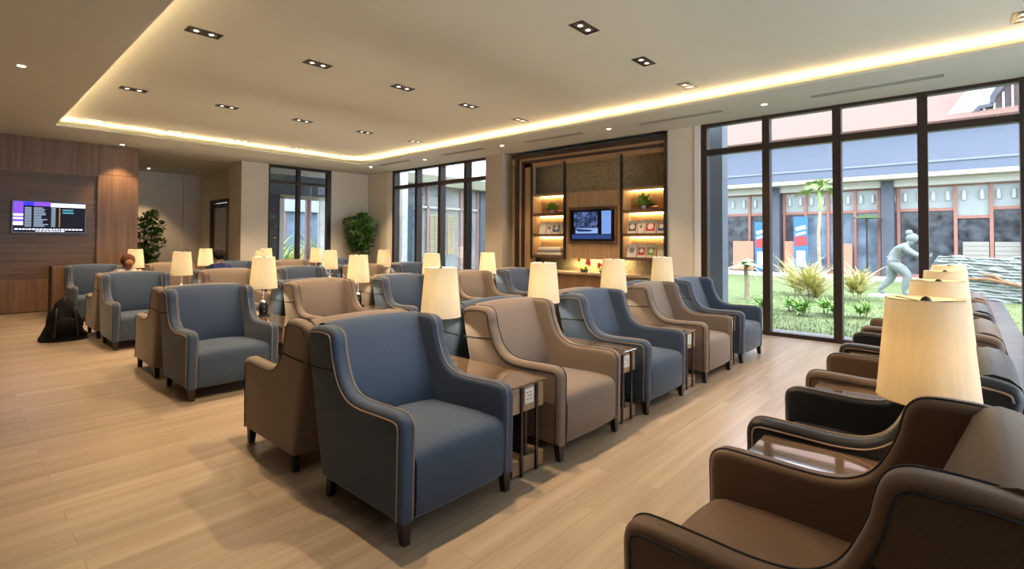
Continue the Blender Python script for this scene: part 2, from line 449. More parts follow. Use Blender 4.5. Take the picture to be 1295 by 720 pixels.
for ri, (x, rz, ys, cols, rn, grp) in enumerate(rows):
    for i, (y, c) in enumerate(zip(ys, cols)):
        where = {0: 'nearest the camera', 1: 'second from the camera', 2: 'in the middle', 3: 'fourth from the camera', 4: 'farthest from the camera'}[i]
        place_chair(c, x, y, rz, f'{CN[c]} armchair {where} in {rn}', grp)

# ------------------------------------------------------------------ side tables
def make_table(length):
    root = empty('side_table', label='t', cat='side table')
    h = length/2
    m = MB(); m.box((-h, -.17, .563), (h, .17, .583), 0, .003, 1); m.obj('tabletop', M['table_top'], root)
    m = MB(); m.box((-h+.015, -.155, .40), (h-.015, .155, .563), 0, .003, 1); m.obj('apron', M['table_wood'], root)
    m = MB(); m.box((-h+.015, -.155, 0.012), (h-.015, .155, .105), 0, .003, 1); m.obj('base_box', M['table_wood'], root)
    for sx in (-1, 1):
        for sy in (-.075, .075):
            m = MB(); m.box((sx*(h-.015)-.0 if sx > 0 else -h+.003, sy-.011, 0), (h-.003 if sx > 0 else -h+.015, sy+.011, .563)); m.obj('post', M['black'], root)
    for sx in (-1, 1):
        m = MB(); m.box((sx*(h-.015)-.02 if sx > 0 else -h+.25, -.012, .105), (h-.25 if sx > 0 else -h+.274, .012, .40)); m.obj('inner_upright', M['black'], root)
        m = MB(); a = h-.015
        m.box((min(sx*a, sx*(a+.008)), -.045, .448), (max(sx*a, sx*(a+.008)), .045, .545), 0, .002, 1)
        p = m.obj('printed_plate', M['plate'], root)  # white printed placard; made-up marks stand for its illegible print
        m = MB()
        for (yy, zz, w, hh) in ((-.022, .520, .018, .007), (.008, .520, .022, .007), (0, .498, .012, .012), (-.018, .476, .02, .007), (.018, .476, .016, .009), (.02, .498, .008, .012)):
            m.box((min(sx*(a+.008), sx*(a+.009)), yy-w/2, zz-hh/2), (max(sx*(a+.008), sx*(a+.009)), yy+w/2, zz+hh/2))
        m.obj('plate_marks', M['grey'], p)
    return root
def fix_table(root):   # keep the inner uprights symmetric
    pass
tab_long = make_table(1.82); tab_short = make_table(.90)
# ------------------------------------------------------------------ table lamps
def make_lamp():
    root = empty('table_lamp', label='l', cat='table lamp')
    m = MB(); m.box((-.06, -.06, 0), (.06, .06, .018), 0, .004, 2); m.obj('lamp_base', M['glossblack'], root)
    m = MB(); m.lathe([(.001, .018), (.045, .018), (.050, .05), (.050, .12), (.040, .155), (.022, .170), (.001, .170)], n=20); m.obj('lamp_body', M['glossblack'], root, True)
    m = MB(); m.lathe([(.040, .165), (.038, .178), (.018, .190), (.011, .205), (.020, .222), (.011, .240), (.007, .26), (.007, .36), (.001, .362)], n=20); m.obj('lamp_stem', M['chrome'], root, True)
    m = MB()
    z0, z1 = .335, .707
    m.lathe([(.155, z0), (.1225, z1)], n=48); m.lathe([(.1525, z0), (.120, z1)], n=48)
    sh = m.obj('lamp_shade', M['shade'], root, True)
    for zz, r in ((z0, .1545), (z1, .122)):
        m = MB(); m.tube([(r*math.cos(2*PI*k/32), r*math.sin(2*PI*k/32), zz) for k in range(33)], .0022, 6, caps=False)
        m.obj('shade_rim', M['shade'], sh, True)
    m = MB()
    for k in range(3):
        a = 2*PI*k/3+.4; m.tube([(0, 0, z1-.012), (.1205*math.cos(a), .1205*math.sin(a), z1-.004)], .002, 6)
    m.tube([(0, 0, .36), (0, 0, z1-.012)], .003, 6)
    m.lathe([(.001, z1-.016), (.016, z1-.014), (.017, z1-.004), (.010, z1+.006), (.001, z1+.010)], n=14)
    m.obj('finial', M['frame'], root, True)
    li = bpy.data.lights.new('lamp_bulb', 'POINT'); li.energy = LAMP_W; li.color = (1, .82, .56); li.shadow_soft_size = .03
    lo = bpy.data.objects.new('lamp_bulb', li); COL.objects.link(lo); lo.parent = root; lo.location = (0, 0, .50)
    return root
LAMP_W = 17
lamp0 = make_lamp(); first = [True, True, True]
def place(which, proto, loc, label, group):
    if first[which]:
        first[which] = False; proto.location = loc; proto['label'] = label; proto['group'] = group; return proto
    return dup(proto, loc, 0, label, group)
def mid(ys, i): return (ys[i]+ys[i+1])/2
GN = ['nearest', 'second nearest', 'second farthest', 'farthest']
for key, nm in (('B', 'foremost central'), ('C', 'second double'), ('D', 'third double')):
    for i in range(4):
        y = mid(YS, i)
        nm2 = {'B': 'the foremost pair of armchair rows', 'C': 'the second pair of armchair rows', 'D': 'the third pair of armchair rows'}[key]
        place(0, tab_long, (SEAM[key], y, 0), f'{GN[i]} long wooden side table between armchairs of {nm2}', 'side tables in the central rows')
        place(2, lamp0, (SEAM[key]+.012, y, .583), f'{GN[i]} cream-shaded table lamp lit among {nm2}', 'table lamps in the central rows')
for i in range(4):
    y = mid(YS, i)
    place(1, tab_short, (-12.35, y, 0), f'{GN[i]} short wooden side table in the last row by the wood wall', 'side tables of the last row')
    place(2, lamp0, (-12.50, y, .583), f'{GN[i]} cream-shaded table lamp lit in the last row by the wood wall', 'table lamps of the last row')
dim_bulb = bpy.data.lights.new('lamp_bulb_dim', 'POINT'); dim_bulb.energy = 6.5; dim_bulb.color = (1, .68, .36); dim_bulb.shadow_soft_size = .03
for i in range(4):
    y = mid(YA, i)
    place(1, tab_short, (-.27, y, 0), f'{GN[i]} glossy side table beside the low dark partition', 'side tables along the partition')
    la = place(2, lamp0, (-.11, y, .583), f'{GN[i]} amber-toned table lamp along the low dark partition', 'table lamps along the partition')
    for ch in la.children:
        if ch.type == 'LIGHT': ch.data = dim_bulb

# ------------------------------------------------------------------ room shell
HS = 3.56; HC = 3.72; YW = 8.84; XE = -14.05
XR = 4.0; YB = -3.5
m = MB(); m.box((-18.6, YB, -.12), (XR, YW+.02, 0)); struct(m.obj('floor', M['floor']))
# soffit ring with the cove opening
X0, X1, Y0, Y1 = -12.28, 3.0, 1.26, 7.41
m = MB()
m.box((-18.6, YB, HS), (XR, Y0, HS+.03)); m.box((-18.6, Y1, HS), (XR, YW+.1, HS+.03))
m.box((-18.6, Y0, HS), (X0, Y1, HS+.03)); m.box((X1, Y0, HS), (XR, Y1, HS+.03))
struct(m.obj('ceiling', M['ceil']))
m = MB(); m.box((-13.0, .6, HC), (XR, 8.1, HC+.05))
m.box((-13.0, .55, HS+.03), (XR, .6, HC+.05)); m.box((-13.0, 8.1, HS+.03), (XR, 8.15, HC+.05)); m.box((-13.05, .55, HS+.03), (-13.0, 8.15, HC+.05)); m.box((XR-.05, .6, HS+.03), (XR, 8.1, HC+.0))
struct(m.obj('ceiling_raised', M['ceil']))
m = MB()   # upstand lip around the opening
lz = HS+.062; 
struct(m.obj('trim_cove_lip', M['ceil']))
leds = [((X0-.16, Y0-.16, 0), (X1+.16, Y0-.135, 0)), ((X0-.16, Y1+.135, 0), (X1+.16, Y1+.16, 0)), ((X0-.16, Y0-.10, 0), (X0-.135, Y1+.10, 0))]
for (a, b), side in zip(leds, ('near', 'far', 'end')):
    m = MB(); m.box((a[0], a[1], HS+.032), (b[0], b[1], HS+.044))
    tag(m.obj('cove_light_strip', M['led']), {'near': 'warm LED strip hidden in the left edge of the ceiling cove', 'far': 'warm LED strip in the cove edge running above the windows', 'end': 'warm LED strip in the cove edge near the wood wall'}[side], 'cove light', 'cove lights')

# walls
def wallbox(name, c0, c1, mt): 
    m = MB(); m.box(c0, c1); return struct(m.obj(name, mt))
wallbox('wall_back', (-18.6, YB-.15, 0), (XR, YB, HC), M['walnut_v'])
m = MB(); m.box((XR, YB, 0), (XR+.15, .8, HC)); m.box((XR, 8.3, 0), (XR+.15, YW+.2, HC)); m.box((XR, .8, 3.45), (XR+.15, 8.3, HC)); struct(m.obj('wall_right', M['wall']))
w4 = struct(empty('window_4_added_daylight', (XR+.05, 3, 0)))  # unseen window, added and sized to bring daylight in from the right
m = MB(); wy = [.8+1.5*k for k in range(6)]
for y in wy: m.box((-.06, y-.055-3, 0), (.09, y+.055-3, 3.45))
for z in (0.0, 3.01, 3.37): m.box((-.05, -2.2, z), (.08, 5.3, z+.08))
m.obj('window_frame', M['frame'], w4)
for a, b in zip(wy, wy[1:]):
    m = MB(); m.box((.01, a+.05-3, .08), (.016, b-.05-3, 3.01)); m.obj('window_pane', M['glass'], w4)
    m = MB(); m.box((.01, a+.05-3, 3.09), (.016, b-.05-3, 3.37)); m.obj('window_pane', M['glass'], w4)
# wood wall with horizontal-grain recess for the screen
wx = XE
m = MB(); m.box((wx-.2, YB, .02), (wx, 2.158, .66)); m.box((wx-.2, YB, 2.85), (wx, 2.158, HS)); m.box((wx-.2, 2.166, .02), (wx, 2.88, 2.905)); m.box((wx-.2, 2.166, 2.912), (wx, 2.88, HS))
m.box((wx-.2, YB, .66), (wx, -1.2, 2.85))
m.box((-18.5, 2.862, 0), (wx-.2, 2.88, HS))
struct(m.obj('wall_left_walnut_panels', M['walnut_v']))
m = MB(); m.box((wx-.2, -1.2, .66), (wx-.07, 2.158, 2.85)); m.box((wx-.205, 2.15, .02), (wx-.01, 2.17, HS))
struct(m.obj('wall_left_recessed_panel', M['walnut_h']))
m = MB(); m.box((wx-.2, YB, 0), (wx-.02, 2.88, .02)); struct(m.obj('baseboard_left', M['black']))
m = MB()
m.box((-18.6, 2.88, 0), (-18.5, 4.95, HS)); m.box((-18.6, 4.95, 0), (-18.42, 5.6, HS))
m.box((-18.42, 5.45, 0), (-17.5, 5.6, HS)); m.box((-15.9, 5.45, 0), (-14.85, 5.6, HS)); m.box((-17.5, 5.45, 2.70), (-15.9, 5.6, HS))
m.box((-14.9, 5.085, 0), (XE, 5.5, HS)); m.box((XE-.25, 5.5, 0), (XE, 5.77, HS)); m.box((XE-.25, 7.6, 0), (XE, YW, HS))
struct(m.obj('wall_left', M['wall']))
m = MB()
m.box((XE-.25, YW, 0), (-13.0, YW+.25, HS)); struct(m.obj('wall_far_corner', M['wall']))
m = MB(); m.box((-13.0, YW-.005, 0), (-12.72, YW+.25, HS)); m.box((-3.56, YW-.02, 0), (-3.45, YW+.25, HS)); struct(m.obj('trim_white_reveals', M['white']))
m = MB(); m.box((-8.72, YW-.09, 0), (-8.15, YW+.6, HS)); m.box((-8.15, YW+.25, 0), (-7.8, YW+.6, HS)); struct(m.obj('wall_far_pillar', M['wall_dark']))
m = MB(); m.box((-4.07, YW, 0), (-3.56, YW+.6, HS)); struct(m.obj('wall_far_pier', M['wall']))
m = MB(); m.box((-8.15, YW+.25, 3.49), (-4.07, YW+.6, HS)); m.box((-13.0, YW+.02, HS), (XR, YW+.25, HS+.5)); struct(m.obj('wall_far_head', M['ceil']))
# recess door
d = struct(empty('door_1', (-16.7, 5.45, 0)))
m = MB(); m.box((-.80, -.03, 0), (-.66, .06, 2.70)); m.box((.66, -.03, 0), (.80, .06, 2.70)); m.box((-.80, -.03, 2.60), (.80, .06, 2.70)); m.obj('door_frame', M['frame'], d)
m = MB(); m.box((-.64, 0, .02), (-.50, .04, 2.58)); m.box((.50, 0, .02), (.64, .04, 2.58)); m.box((-.5, 0, .02), (.5, .04, .18)); m.box((-.5, 0, 2.45), (.5, .04, 2.58)); lf = m.obj('door_leaf', M['frame'], d)
m = MB(); m.box((-.5, .015, .18), (.5, .025, 2.45)); m.obj('door_glass', mat('frosted_blue_glass', (.45, .52, .60), .25, noise=.05), lf)
m = MB(); m.tube([(.44, -.05, .9), (.44, -.05, 1.3)], .012, 8); m.box((.43, -.05, .92), (.45, 0, .94)); m.box((.43, -.05, 1.26), (.45, 0, 1.28)); m.obj('door_handle', M['chrome'], lf, True)

# windows ----------------------------------------------------------
def window_y(name, xs, tz, dep=.09):
    """curtain wall in the plane Y=YW with mullions at xs"""
    w = struct(empty(name, ((xs[0]+xs[-1])/2, YW+.05, 0))); ox = w.location.x
    m = MB()
    for i, x in enumerate(xs):
        t = .055
        m.box((x-t-ox, -.06, 0), (x+t-ox, dep, HS))
    m.box((xs[0]-ox, -.05, 0), (xs[-1]-ox, .08, .06)); m.box((xs[0]-ox, -.05, tz-.05), (xs[-1]-ox, .08, tz+.05)); m.box((xs[0]-ox, -.05, HS-.05), (xs[-1]-ox, .08, HS))
    m.obj('window_frame', M['frame'], w)
    for a, b in zip(xs, xs[1:]):
        m = MB(); m.box((a+.05-ox, .015, .05), (b-.05-ox, .021, tz-.045)); m.obj('window_pane', M['glass'], w)
        m = MB(); m.box((a+.05-ox, .015, tz+.045), (b-.05-ox, .021, HS-.045)); m.obj('window_pane', M['glass'], w)
    return w
window_y('window_3', [-3.40, -2.39, -1.41, -.413, .58, 1.57, 2.56, 3.55], 3.06)
window_y('window_2', [-12.66, -11.58, -10.56, -9.53, -8.72], 3.06, .13)
w1 = struct(empty('window_1', (XE-.08, 6.68, 0)))
m = MB()
for y in (5.77, 6.62, 7.55):
    t = .05 if y < 7 else .075
    m.box((-.06, y-t-6.68, 0), (.07, y+t-6.68, HS))
for z in (.03, 3.10, HS-.03): m.box((-.05, 5.77-6.68, z-.04), (.06, 7.55-6.68, z+.04 if z < 3.5 else HS))
m.obj('window_frame', M['frame'], w1)
for a, b in ((5.82, 6.57), (6.67, 7.475)):
    for z0, z1 in ((.06, 3.07), (3.13, HS-.06)):
        m = MB(); m.box((-.003, a-6.68, z0), (.003, b-6.68, z1)); m.obj('window_pane', M['glass'], w1)

# ------------------------------------------------------------------ low partition beside the right row
pt = empty('partition', (.268, 4.6, 0), label='long low dark partition with a glossy ledge along the right armchair row', cat='partition')
m = MB(); m.box((-.035, -4.1, 0), (.035, 4.0, .75)); m.obj('partition_panel', M['ledge'], pt)
for k in range(4):
    m = MB(); y0 = -4.1+k*2.03; m.box((-.066, y0, .75), (.066, y0+2.02, .78), 0, .004, 2); m.obj('ledge_board', M['ledge'], pt)
pt2 = empty('partition', (-13.25, 4.5, 0), label='low dark partition behind the last armchair row by the wood wall', cat='partition')
m = MB(); m.box((-.08, -3.15, 0), (.18, 3.0, .95)); m.obj('partition_panel', M['walnut_v'], pt2)
m = MB(); m.box((-.27, -3.16, 0), (-.08, 3.0, .96)); m.obj('partition_edge', M['black'], pt2)

# ------------------------------------------------------------------ ceiling fixtures
def make_double():
    root = empty('recessed_downlight', label='d', cat='ceiling light')
    m = MB()
    z = -.006
    m.box((-.085, -.165, z), (.085, -.15, 0)); m.box((-.085, .15, z), (.085, .165, 0)); m.box((-.085, -.15, z), (-.07, .15, 0)); m.box((.07, -.15, z), (.085, .15, 0)); m.box((-.07, -.15, -.001), (.07, .15, 0))
    fr = m.obj('fixture_frame', M['black'], root)
    for s in (-.073, .073):
        m = MB(); m.lathe([(.052, -.004), (.046, -.006), (.034, -.003)], (0, s, 0), 20); m.obj('reflector', M['lens_dim'], root, True)
        m = MB(); m.lathe([(.026, -.0045), (.001, -.0045)], (0, s, 0), 16); m.obj('lamp_lens', M['lens'], root)
    li = bpy.data.lights.new('downlight_beam', 'SPOT'); li.energy = DOWN_W; li.color = (1, .68, .385); li.spot_size = R(98); li.spot_blend = .55; li.shadow_soft_size = .03
    lo = bpy.data.objects.new('downlight_beam', li); COL.objects.link(lo); lo.parent = root; lo.location = (0, 0, -.03)
    return root
DOWN_W = 210
dl0 = make_double(); ff = True
dim_beam = bpy.data.lights.new('downlight_beam_dimmed', 'SPOT'); dim_beam.energy = DOWN_W*.35; dim_beam.color = (1, .76, .52); dim_beam.spot_size = R(98); dim_beam.spot_blend = .55; dim_beam.shadow_soft_size = .03
gx = [.459, -2.92, -6.06, -9.17, -12.10]; gy = [1.79, 3.07, 4.37, 5.68, 6.98]
cn = ['first', 'second', 'third', 'fourth', 'fifth']
for i, x in enumerate(gx):
    for j, y in enumerate(gy):
        if i == 0 and j < 3: continue
        lb = f'twin recessed ceiling downlight, {cn[j]} from the left cove edge in the {["rightmost", "nearest full", "middle", "fourth", "farthest"][i]} line'
        if ff: ff = False; dl0.location = (x, y, HC); dl0['label'] = lb; dl0['group'] = 'twin downlights in the raised ceiling'
        else:
            q_ = dup(dl0, (x, y, HC), 0, lb, 'twin downlights in the raised ceiling')
            if i == 0 or (i == 1 and j >= 2):
                for ch in q_.children:
                    if ch.type == 'LIGHT': ch.data = dim_beam
def make_spot():
    root = empty('recessed_spotlight', label='s', cat='ceiling light')
    m = MB(); m.lathe([(.055, 0), (.055, -.006), (.040, -.008), (.036, -.003)], n=24); m.obj('spot_ring', M['white'], root, True)
    m = MB(); m.lathe([(.036, -.004), (.001, -.004)], n=20); m.obj('lamp_lens', mat('bright_lens', (1, .95, .85), .5, emit=(1, .82, .55), es=40), root)
    li = bpy.data.lights.new('spot_beam', 'SPOT'); li.energy = SPOT_W; li.color = (1, .66, .36); li.spot_size = R(80); li.spot_blend = .5; li.shadow_soft_size = .03
    lo = bpy.data.objects.new('spot_beam', li); COL.objects.link(lo); lo.parent = root; lo.location = (0, 0, -.03)
    return root
SPOT_W = 130
sp0 = make_spot()
spots = [(-8.35, .54, 'above the left walkway'), (-13.69, 2.5, 'close to the wood wall corner'), (-17.7, 3.86, 'in the plant recess'), (-12.43, 7.9, 'by the far corner plant'),
         (-10.23, 8.07, 'above the far window'), (-7.43, 7.95, 'before the pillar'), (-4.83, 8.03, 'before the bookshelf niche'), (-2.21, 8.1, 'above the garden window')]
for k, (x, y, s) in enumerate(spots):
    lb = f'small round glowing spotlight in the lower ceiling {s}'
    if k == 0: sp0.location = (x, y, HS); sp0['label'] = lb; sp0['group'] = 'round spotlights in the lower ceiling'
    else: dup(sp0, (x, y, HS), 0, lb, 'round spotlights in the lower ceiling')
for x in ():
    dup(sp0, (x, .1, HS), 0, 'round spotlight in the lower ceiling over the left walkway, out of frame', 'round spotlights outside the frame')
def make_diffuser(L_):
    root = empty('air_diffuser', label='a', cat='air vent')
    m = MB(); h = L_/2
    m.box((-h, -.075, -.008), (h, -.062, 0)); m.box((-h, .062, -.008), (h, .075, 0)); m.box((-h, -.062, -.008), (-h+.012, .062, 0)); m.box((h-.012, -.062, -.008), (h, .062, 0)); m.box((-h, -.006, -.008), (h, .006, 0))
    m.obj('vent_frame', M['ceil'], root)
    m = MB()
    for y in (-.034, .034): m.box((-h+.012, y-.026, -.002), (h-.012, y+.026, -.0005))
    m.obj('vent_slot', mat('vent_shadow_slot', (.12, .12, .11), .8), root)
    return root
df0 = make_diffuser(1.45)
for k, (x, y, s) in enumerate([(-.88, 8.11, 'above the right garden window panes'), (-3.52, 8.07, 'above the pier left of the garden window'), (-6.1, 8.0, 'above the bookshelf niche'), (-11.28, 7.89, 'nearest the far corner'), (-8.67, 7.92, 'above the pillar')]):
    lb = f'white slot air diffuser in the ceiling {s}'
    if k == 0: df0.location = (x, y, HS); df0['label'] = lb; df0['group'] = 'slot air diffusers'
    else: dup(df0, (x, y, HS), 0, lb, 'slot air diffusers')

# ------------------------------------------------------------------ book niche
M['shelf_led'] = mat('shelf_led', (1, .8, .5), .5, emit=(1, .66, .28), es=32)
sh = empty('display_shelving', (-5.94, YW+.1, 0), label='built-in backlit wooden display shelving niche around a wall screen', cat='shelving')
ox, oy = -5.94, YW+.1
def nb(c0, c1, name, mt, bev=0):
    m = MB(); m.box((c0[0]-ox, c0[1]-oy, c0[2]), (c1[0]-ox, c1[1]-oy, c1[2]), 0, bev, 1); return m.obj(name, mt, sh)
# stepped frame
m = MB()
for (a, t, y0, y1) in ((0, .09, YW-.04, YW+.24), (.14, .05, YW+.03, YW+.24)):
    xl, xr, zt = -7.80+a, -4.07-a*.35, 3.48-a
    for c0, c1 in (((xl, y0, 0), (xl+t, y1, zt)), ((xr-t*.5, y0, 0), (xr, y1, zt)), ((xl+t, y0, zt-t), (xr-t*.5, y1, zt))):
        m.box((c0[0]-ox, c0[1]-oy, c0[2]), (c1[0]-ox, c1[1]-oy, c1[2]))
m.obj('outer_frame', M['frame'], sh)
m = MB()
for (xa, xb, za, zb, y0) in ((-7.71, -7.66, 0, 3.39, YW+.02), (-7.61, -7.40, 0, 3.29, YW+.10)):
    m.box((xa-ox, y0-oy, za), (xb-ox, YW+.24-oy, zb))
m.box((-7.71-ox, YW+.02-oy, 3.34), (-4.12-ox, YW+.24-oy, 3.39)); m.box((-7.61-ox, YW+.10-oy, 3.20), (-4.12-ox, YW+.24-oy, 3.29))
m.obj('inner_frame', M['oak_v'], sh)
nb((-7.8, YW+.44, 0), (-4.07, YW+.5, 3.49), 'back_wallcover', M['walltex'])
nb((-7.8, YW+.24, 3.28), (-4.07, YW+.44, 3.49), 'top_panel', M['oak_v'])
for x in (-7.40, -6.47, -5.08, -4.16):
    nb((x-.022, YW+.07, 1.10), (x+.022, YW+.115, 3.24), 'post', M['black'])
# two shelf bays + middle panel
for (xa, xb) in ((-7.38, -6.49), (-5.06, -4.18)):
    nb((xa, YW+.40, 1.14), (xb, YW+.43, 2.54), 'bay_back', M['oak_v'])
    nb((xa, YW+.10, 1.14), (xa+.02, YW+.40, 2.54), 'bay_side', M['oak_v'])
    nb((xb-.02, YW+.10, 1.14), (xb, YW+.40, 2.54), 'bay_side', M['oak_v'])
    nb((xa, YW+.10, 2.52), (xb, YW+.42, 2.56), 'bay_top', M['oak_v'])
    for z in (1.13, 1.60, 2.065):
        s_ = nb((xa, YW+.08, z), (xb, YW+.42, z+.055), 'shelf', M['walnut_h'])
        m = MB(); m.box((xa+.03-ox, YW+.36-oy, z+.445), (xb-.03-ox, YW+.39-oy, z+.455)); m.obj('light_strip', M['shelf_led'], s_)
nb((-6.45, YW+.12, 1.12), (-5.10, YW+.20, 2.545), 'screen_panel', M['oak_v'])
m = MB()
for c0, c1 in (((-6.36, 2.18), (-5.18, 2.22)), ((-6.36, 1.44), (-5.18, 1.48)), ((-6.36, 1.48), (-6.32, 2.18)), ((-5.22, 1.48), (-5.18, 2.18))):
    m.box((c0[0]-ox, YW+.085-oy, c0[1]), (c1[0]-ox, YW+.12-oy, c1[1]))
m.obj('screen_surround', M['walnut_h'], sh)
m = MB(); m.box((-6.45-ox, YW+.22-oy, 1.125), (-5.10-ox, YW+.25-oy, 1.137)); m.obj('light_strip', mat('under_led', (1, .8, .5), .5, emit=(1, .75, .38), es=110), sh)
nb((-7.40, YW+.05, .0), (-4.16, YW+.43, .80), 'counter_base', M['walnut_v'])
nb((-7.42, YW+.0, .80), (-4.14, YW+.44, .845), 'counter_top', M['ceramic'])
# screen in niche
tv = empty('wall_screen', (-5.77, YW+.10, 1.83), label='wall television with a blue and white picture in the shelving niche', cat='television')
m = MB(); m.box((-.52, -.05, -.325), (.52, .02, .325), 0, .006, 2); m.obj('screen_housing', M['tvblack'], tv)
m = MB(); m.box((-.495, -.053, -.30), (.495, -.05, .30)); m.obj('screen_glass', M['tvblack'], tv)
def picture_mat():
    m, nt, b = new_mat('blue_photo_picture'); N, L = nt.nodes, nt.links
    tc = N.new('ShaderNodeTexCoord'); n = N.new('ShaderNodeTexNoise'); n.inputs['Scale'].default_value = 11; n.inputs['Detail'].default_value = 7; n.inputs['Roughness'].default_value = .75
    L.new(tc.outputs['Object'], n.inputs['Vector'])
    cr = N.new('ShaderNodeValToRGB'); cr.color_ramp.elements[0].position = .47; cr.color_ramp.elements[1].position = .68
    cr.color_ramp.elements[0].color = (.004, .012, .05, 1); cr.color_ramp.elements[1].color = (.16, .26, .58, 1)
    L.new(n.outputs['Fac'], cr.inputs[0]); L.new(cr.outputs[0], b.inputs['Emission Color']); b.inputs['Emission Strength'].default_value = 1.0
    b.inputs['Base Color'].default_value = (0, 0, 0, 1)
    return m
m = MB(); m.box((-.42, -.0545, -.06), (.16, -.053, .28)); m.obj('picture_trees', picture_mat(), tv)
m = MB(); m.box((-.38, -.0545, -.17), (.17, -.053, -.06)); m.quad([(-.42, -.0552, -.07), (.06, -.0552, -.10), (-.02, -.0552, -.13), (-.30, -.0552, -.13)], 1); m.obj('picture_boat', [emi('paleblue', (.30, .45, .85), .8), emi('navy', (.01, .02, .08), 1)], tv)
m = MB(); m.box((-.47, -.0545, -.285), (.48, -.053, -.19)); m.obj('picture_water', emi('midblue', (.025, .05, .18), 1), tv)
m = MB(); m.box((.26, -.0545, -.18), (.48, -.053, .29)); m.quad([(.29, -.0552, .20), (.45, -.0552, .20), (.45, -.0552, .26), (.29, -.0552, .26)], 1)
for k in range(6): m.quad([(.30, -.0552, .12-.04*k), (.43, -.0552, .12-.04*k), (.43, -.0552, .135-.04*k), (.30, -.0552, .135-.04*k)], 1)
m.obj('picture_sidebar', [emi('skyblue', (.22, .38, .80), .8), emi('barblue', (.12, .28, .75), 1)], tv)

# things on the shelves
def plant_small(loc, label, r=.10, n=60, pot=True):
    root = empty('small_potted_plant', loc, label=label, cat='plant')
    m = MB(); m.lathe([(.001, 0), (.045, 0), (.055, .07), (.048, .07), (.045, .055), (.001, .055)], n=16); m.obj('pot', M['plate'], root, True)
    m = MB(); rnd = random.Random(int(loc[0]*100))
    for k in range(n):
        a = rnd.uniform(0, 2*PI); el = rnd.uniform(.1, 1.4); L_ = r*rnd.uniform(.7, 1.25)
        d_ = Vector((math.cos(a)*math.cos(el), math.sin(a)*math.cos(el), math.sin(el))); p0 = Vector((0, 0, .06)); p1 = p0+d_*L_*.6; p2 = p0+d_*L_+Vector((0, 0, -.02))
        sd = d_.cross(Vector((0, 0, 1))).normalized()*L_*.16
        m.quad([p0, p1+sd, p2, p1-sd])
    m.obj('foliage', M['leaf2'], root); return root
plant_small((-6.93, YW+.25, 2.137), 'small leafy green plant on the top left shelf', .19, 80)
plant_small((-4.68, YW+.25, 2.137), 'small leafy green plant on the top right shelf', .24, 110)
def trinket(loc, label):
    m = MB(); m.lathe([(.001, 0), (.05, 0), (.085, .02), (.07, .035), (.03, .05), (.001, .055)], n=20)
    tag(m.obj('decorative_dish', mat('coral_ceramic', (.65, .25, .15), .3, noise=.1), None, True, loc), label, 'dish')
trinket((-6.68, YW+.22, 2.1365), 'small coral dish beside the plant on the top left shelf')
trinket((-4.42, YW+.22, 2.1365), 'small coral dish beside the plant on the top right shelf')
mags = [('L', 1.655, [(-7.17, .19, 'paper'), (-6.97, .15, 'plate'), (-6.77, .21, 'pblue'), (-6.58, .13, 'paper')]),
        ('R', 1.655, [(-4.90, .20, 'wood'), (-4.71, .13, 'plate'), (-4.51, .22, 'flower'), (-4.29, .16, 'pblue')]),
        ('R', 1.185, [(-4.91, .20, 'plate'), (-4.70, .17, 'flower'), (-4.50, .18, 'leaf2'), (-4.29, .16, 'paper')])]
pages = {'paper': 'cream', 'plate': 'white', 'pblue': 'blue and white', 'wood': 'brown-framed', 'flower': 'red patterned', 'leaf2': 'green patterned'}
M['wood'] = M['walnut_h']
for side, z, lst in mags:
    for k, (x, w, c) in enumerate(lst):
        root = empty('magazine', (x, YW+.17, z), label=f'{pages[c]} magazine leaning on the {"left" if side=="L" else "right"} bay {"middle" if z>1.5 else "lower"} shelf, {["first","second","third","fourth"][k]} from left', cat='magazine', group='magazines on the niche shelves')
        root.rotation_euler = (R(-14), 0, 0)
        m = MB(); m.box((-w/2, 0, 0), (w/2, .012, .27), 0, .001, 1); m.obj('cover', M['paper'], root)
        m = MB(); m.box((-w/2+.015, -.0015, .05), (w/2-.015, 0, .20)); m.ball((0, -.002, .14), w*.28, 12, (1, .02, 1), 1)
        m.obj('cover_picture', [M[c], M['plate'] if c not in ('plate',) else M['grey']], root)
for k, (z, t) in enumerate(((1.185, .055), (1.243, .045), (1.291, .075))):
    root = empty('folded_newspaper', (-6.93+.01*k, YW+.24, z), label=['bottom', 'middle', 'top'][k]+' folded newspaper of the pile on the lower left shelf', cat='newspaper', group='newspapers on the lower left shelf')
    m = MB(); m.box((-.33, -.12, 0), (.35-.02*k, .12, t-.002), 0, .012, 3); m.obj('paper_stack', M['paper'] if k != 1 else M['grey'], root, True)
def flowers(loc, label, sc):
    root = empty('flower_arrangement', loc, label=label, cat='flowers')
    m = MB(); m.lathe([(.001, 0), (.07, 0), (.09, .05), (.08, .05), (.001, .045)], n=18); m.obj('bowl', M['pot'], root, True)
    rnd = random.Random(5+int(sc*10)); m = MB(); f = MB()
    for k in range(50):
        a = rnd.uniform(0, 2*PI); L_ = rnd.uniform(.08, .26)*sc; el = rnd.uniform(.05, .7); d_ = Vector((math.cos(a)*math.cos(el), .5*math.sin(a)*math.cos(el), math.sin(el)))
        p0 = Vector((0, 0, .045)); p1 = p0+d_*L_*.5; p2 = p0+d_*L_; sd = d_.cross(Vector((0, 0, 1))).normalized()*.014
        m.quad([p0, p1+sd, p2, p1-sd])
    for k in range(9):
        a = rnd.uniform(0, 2*PI); c = Vector((math.cos(a)*.1*sc, math.sin(a)*.05, rnd.uniform(.12, .24)*sc))
        f = MB()
        for q in range(6):
            b = 2*PI*q/6; f.ball((c.x+.018*math.cos(b), c.y, c.z+.018*math.sin(b)), .022, 6, (1, .6, 1))
        f.obj('bloom', M['flower'], root, True)
    m.obj('foliage', M['leaf2'], root)
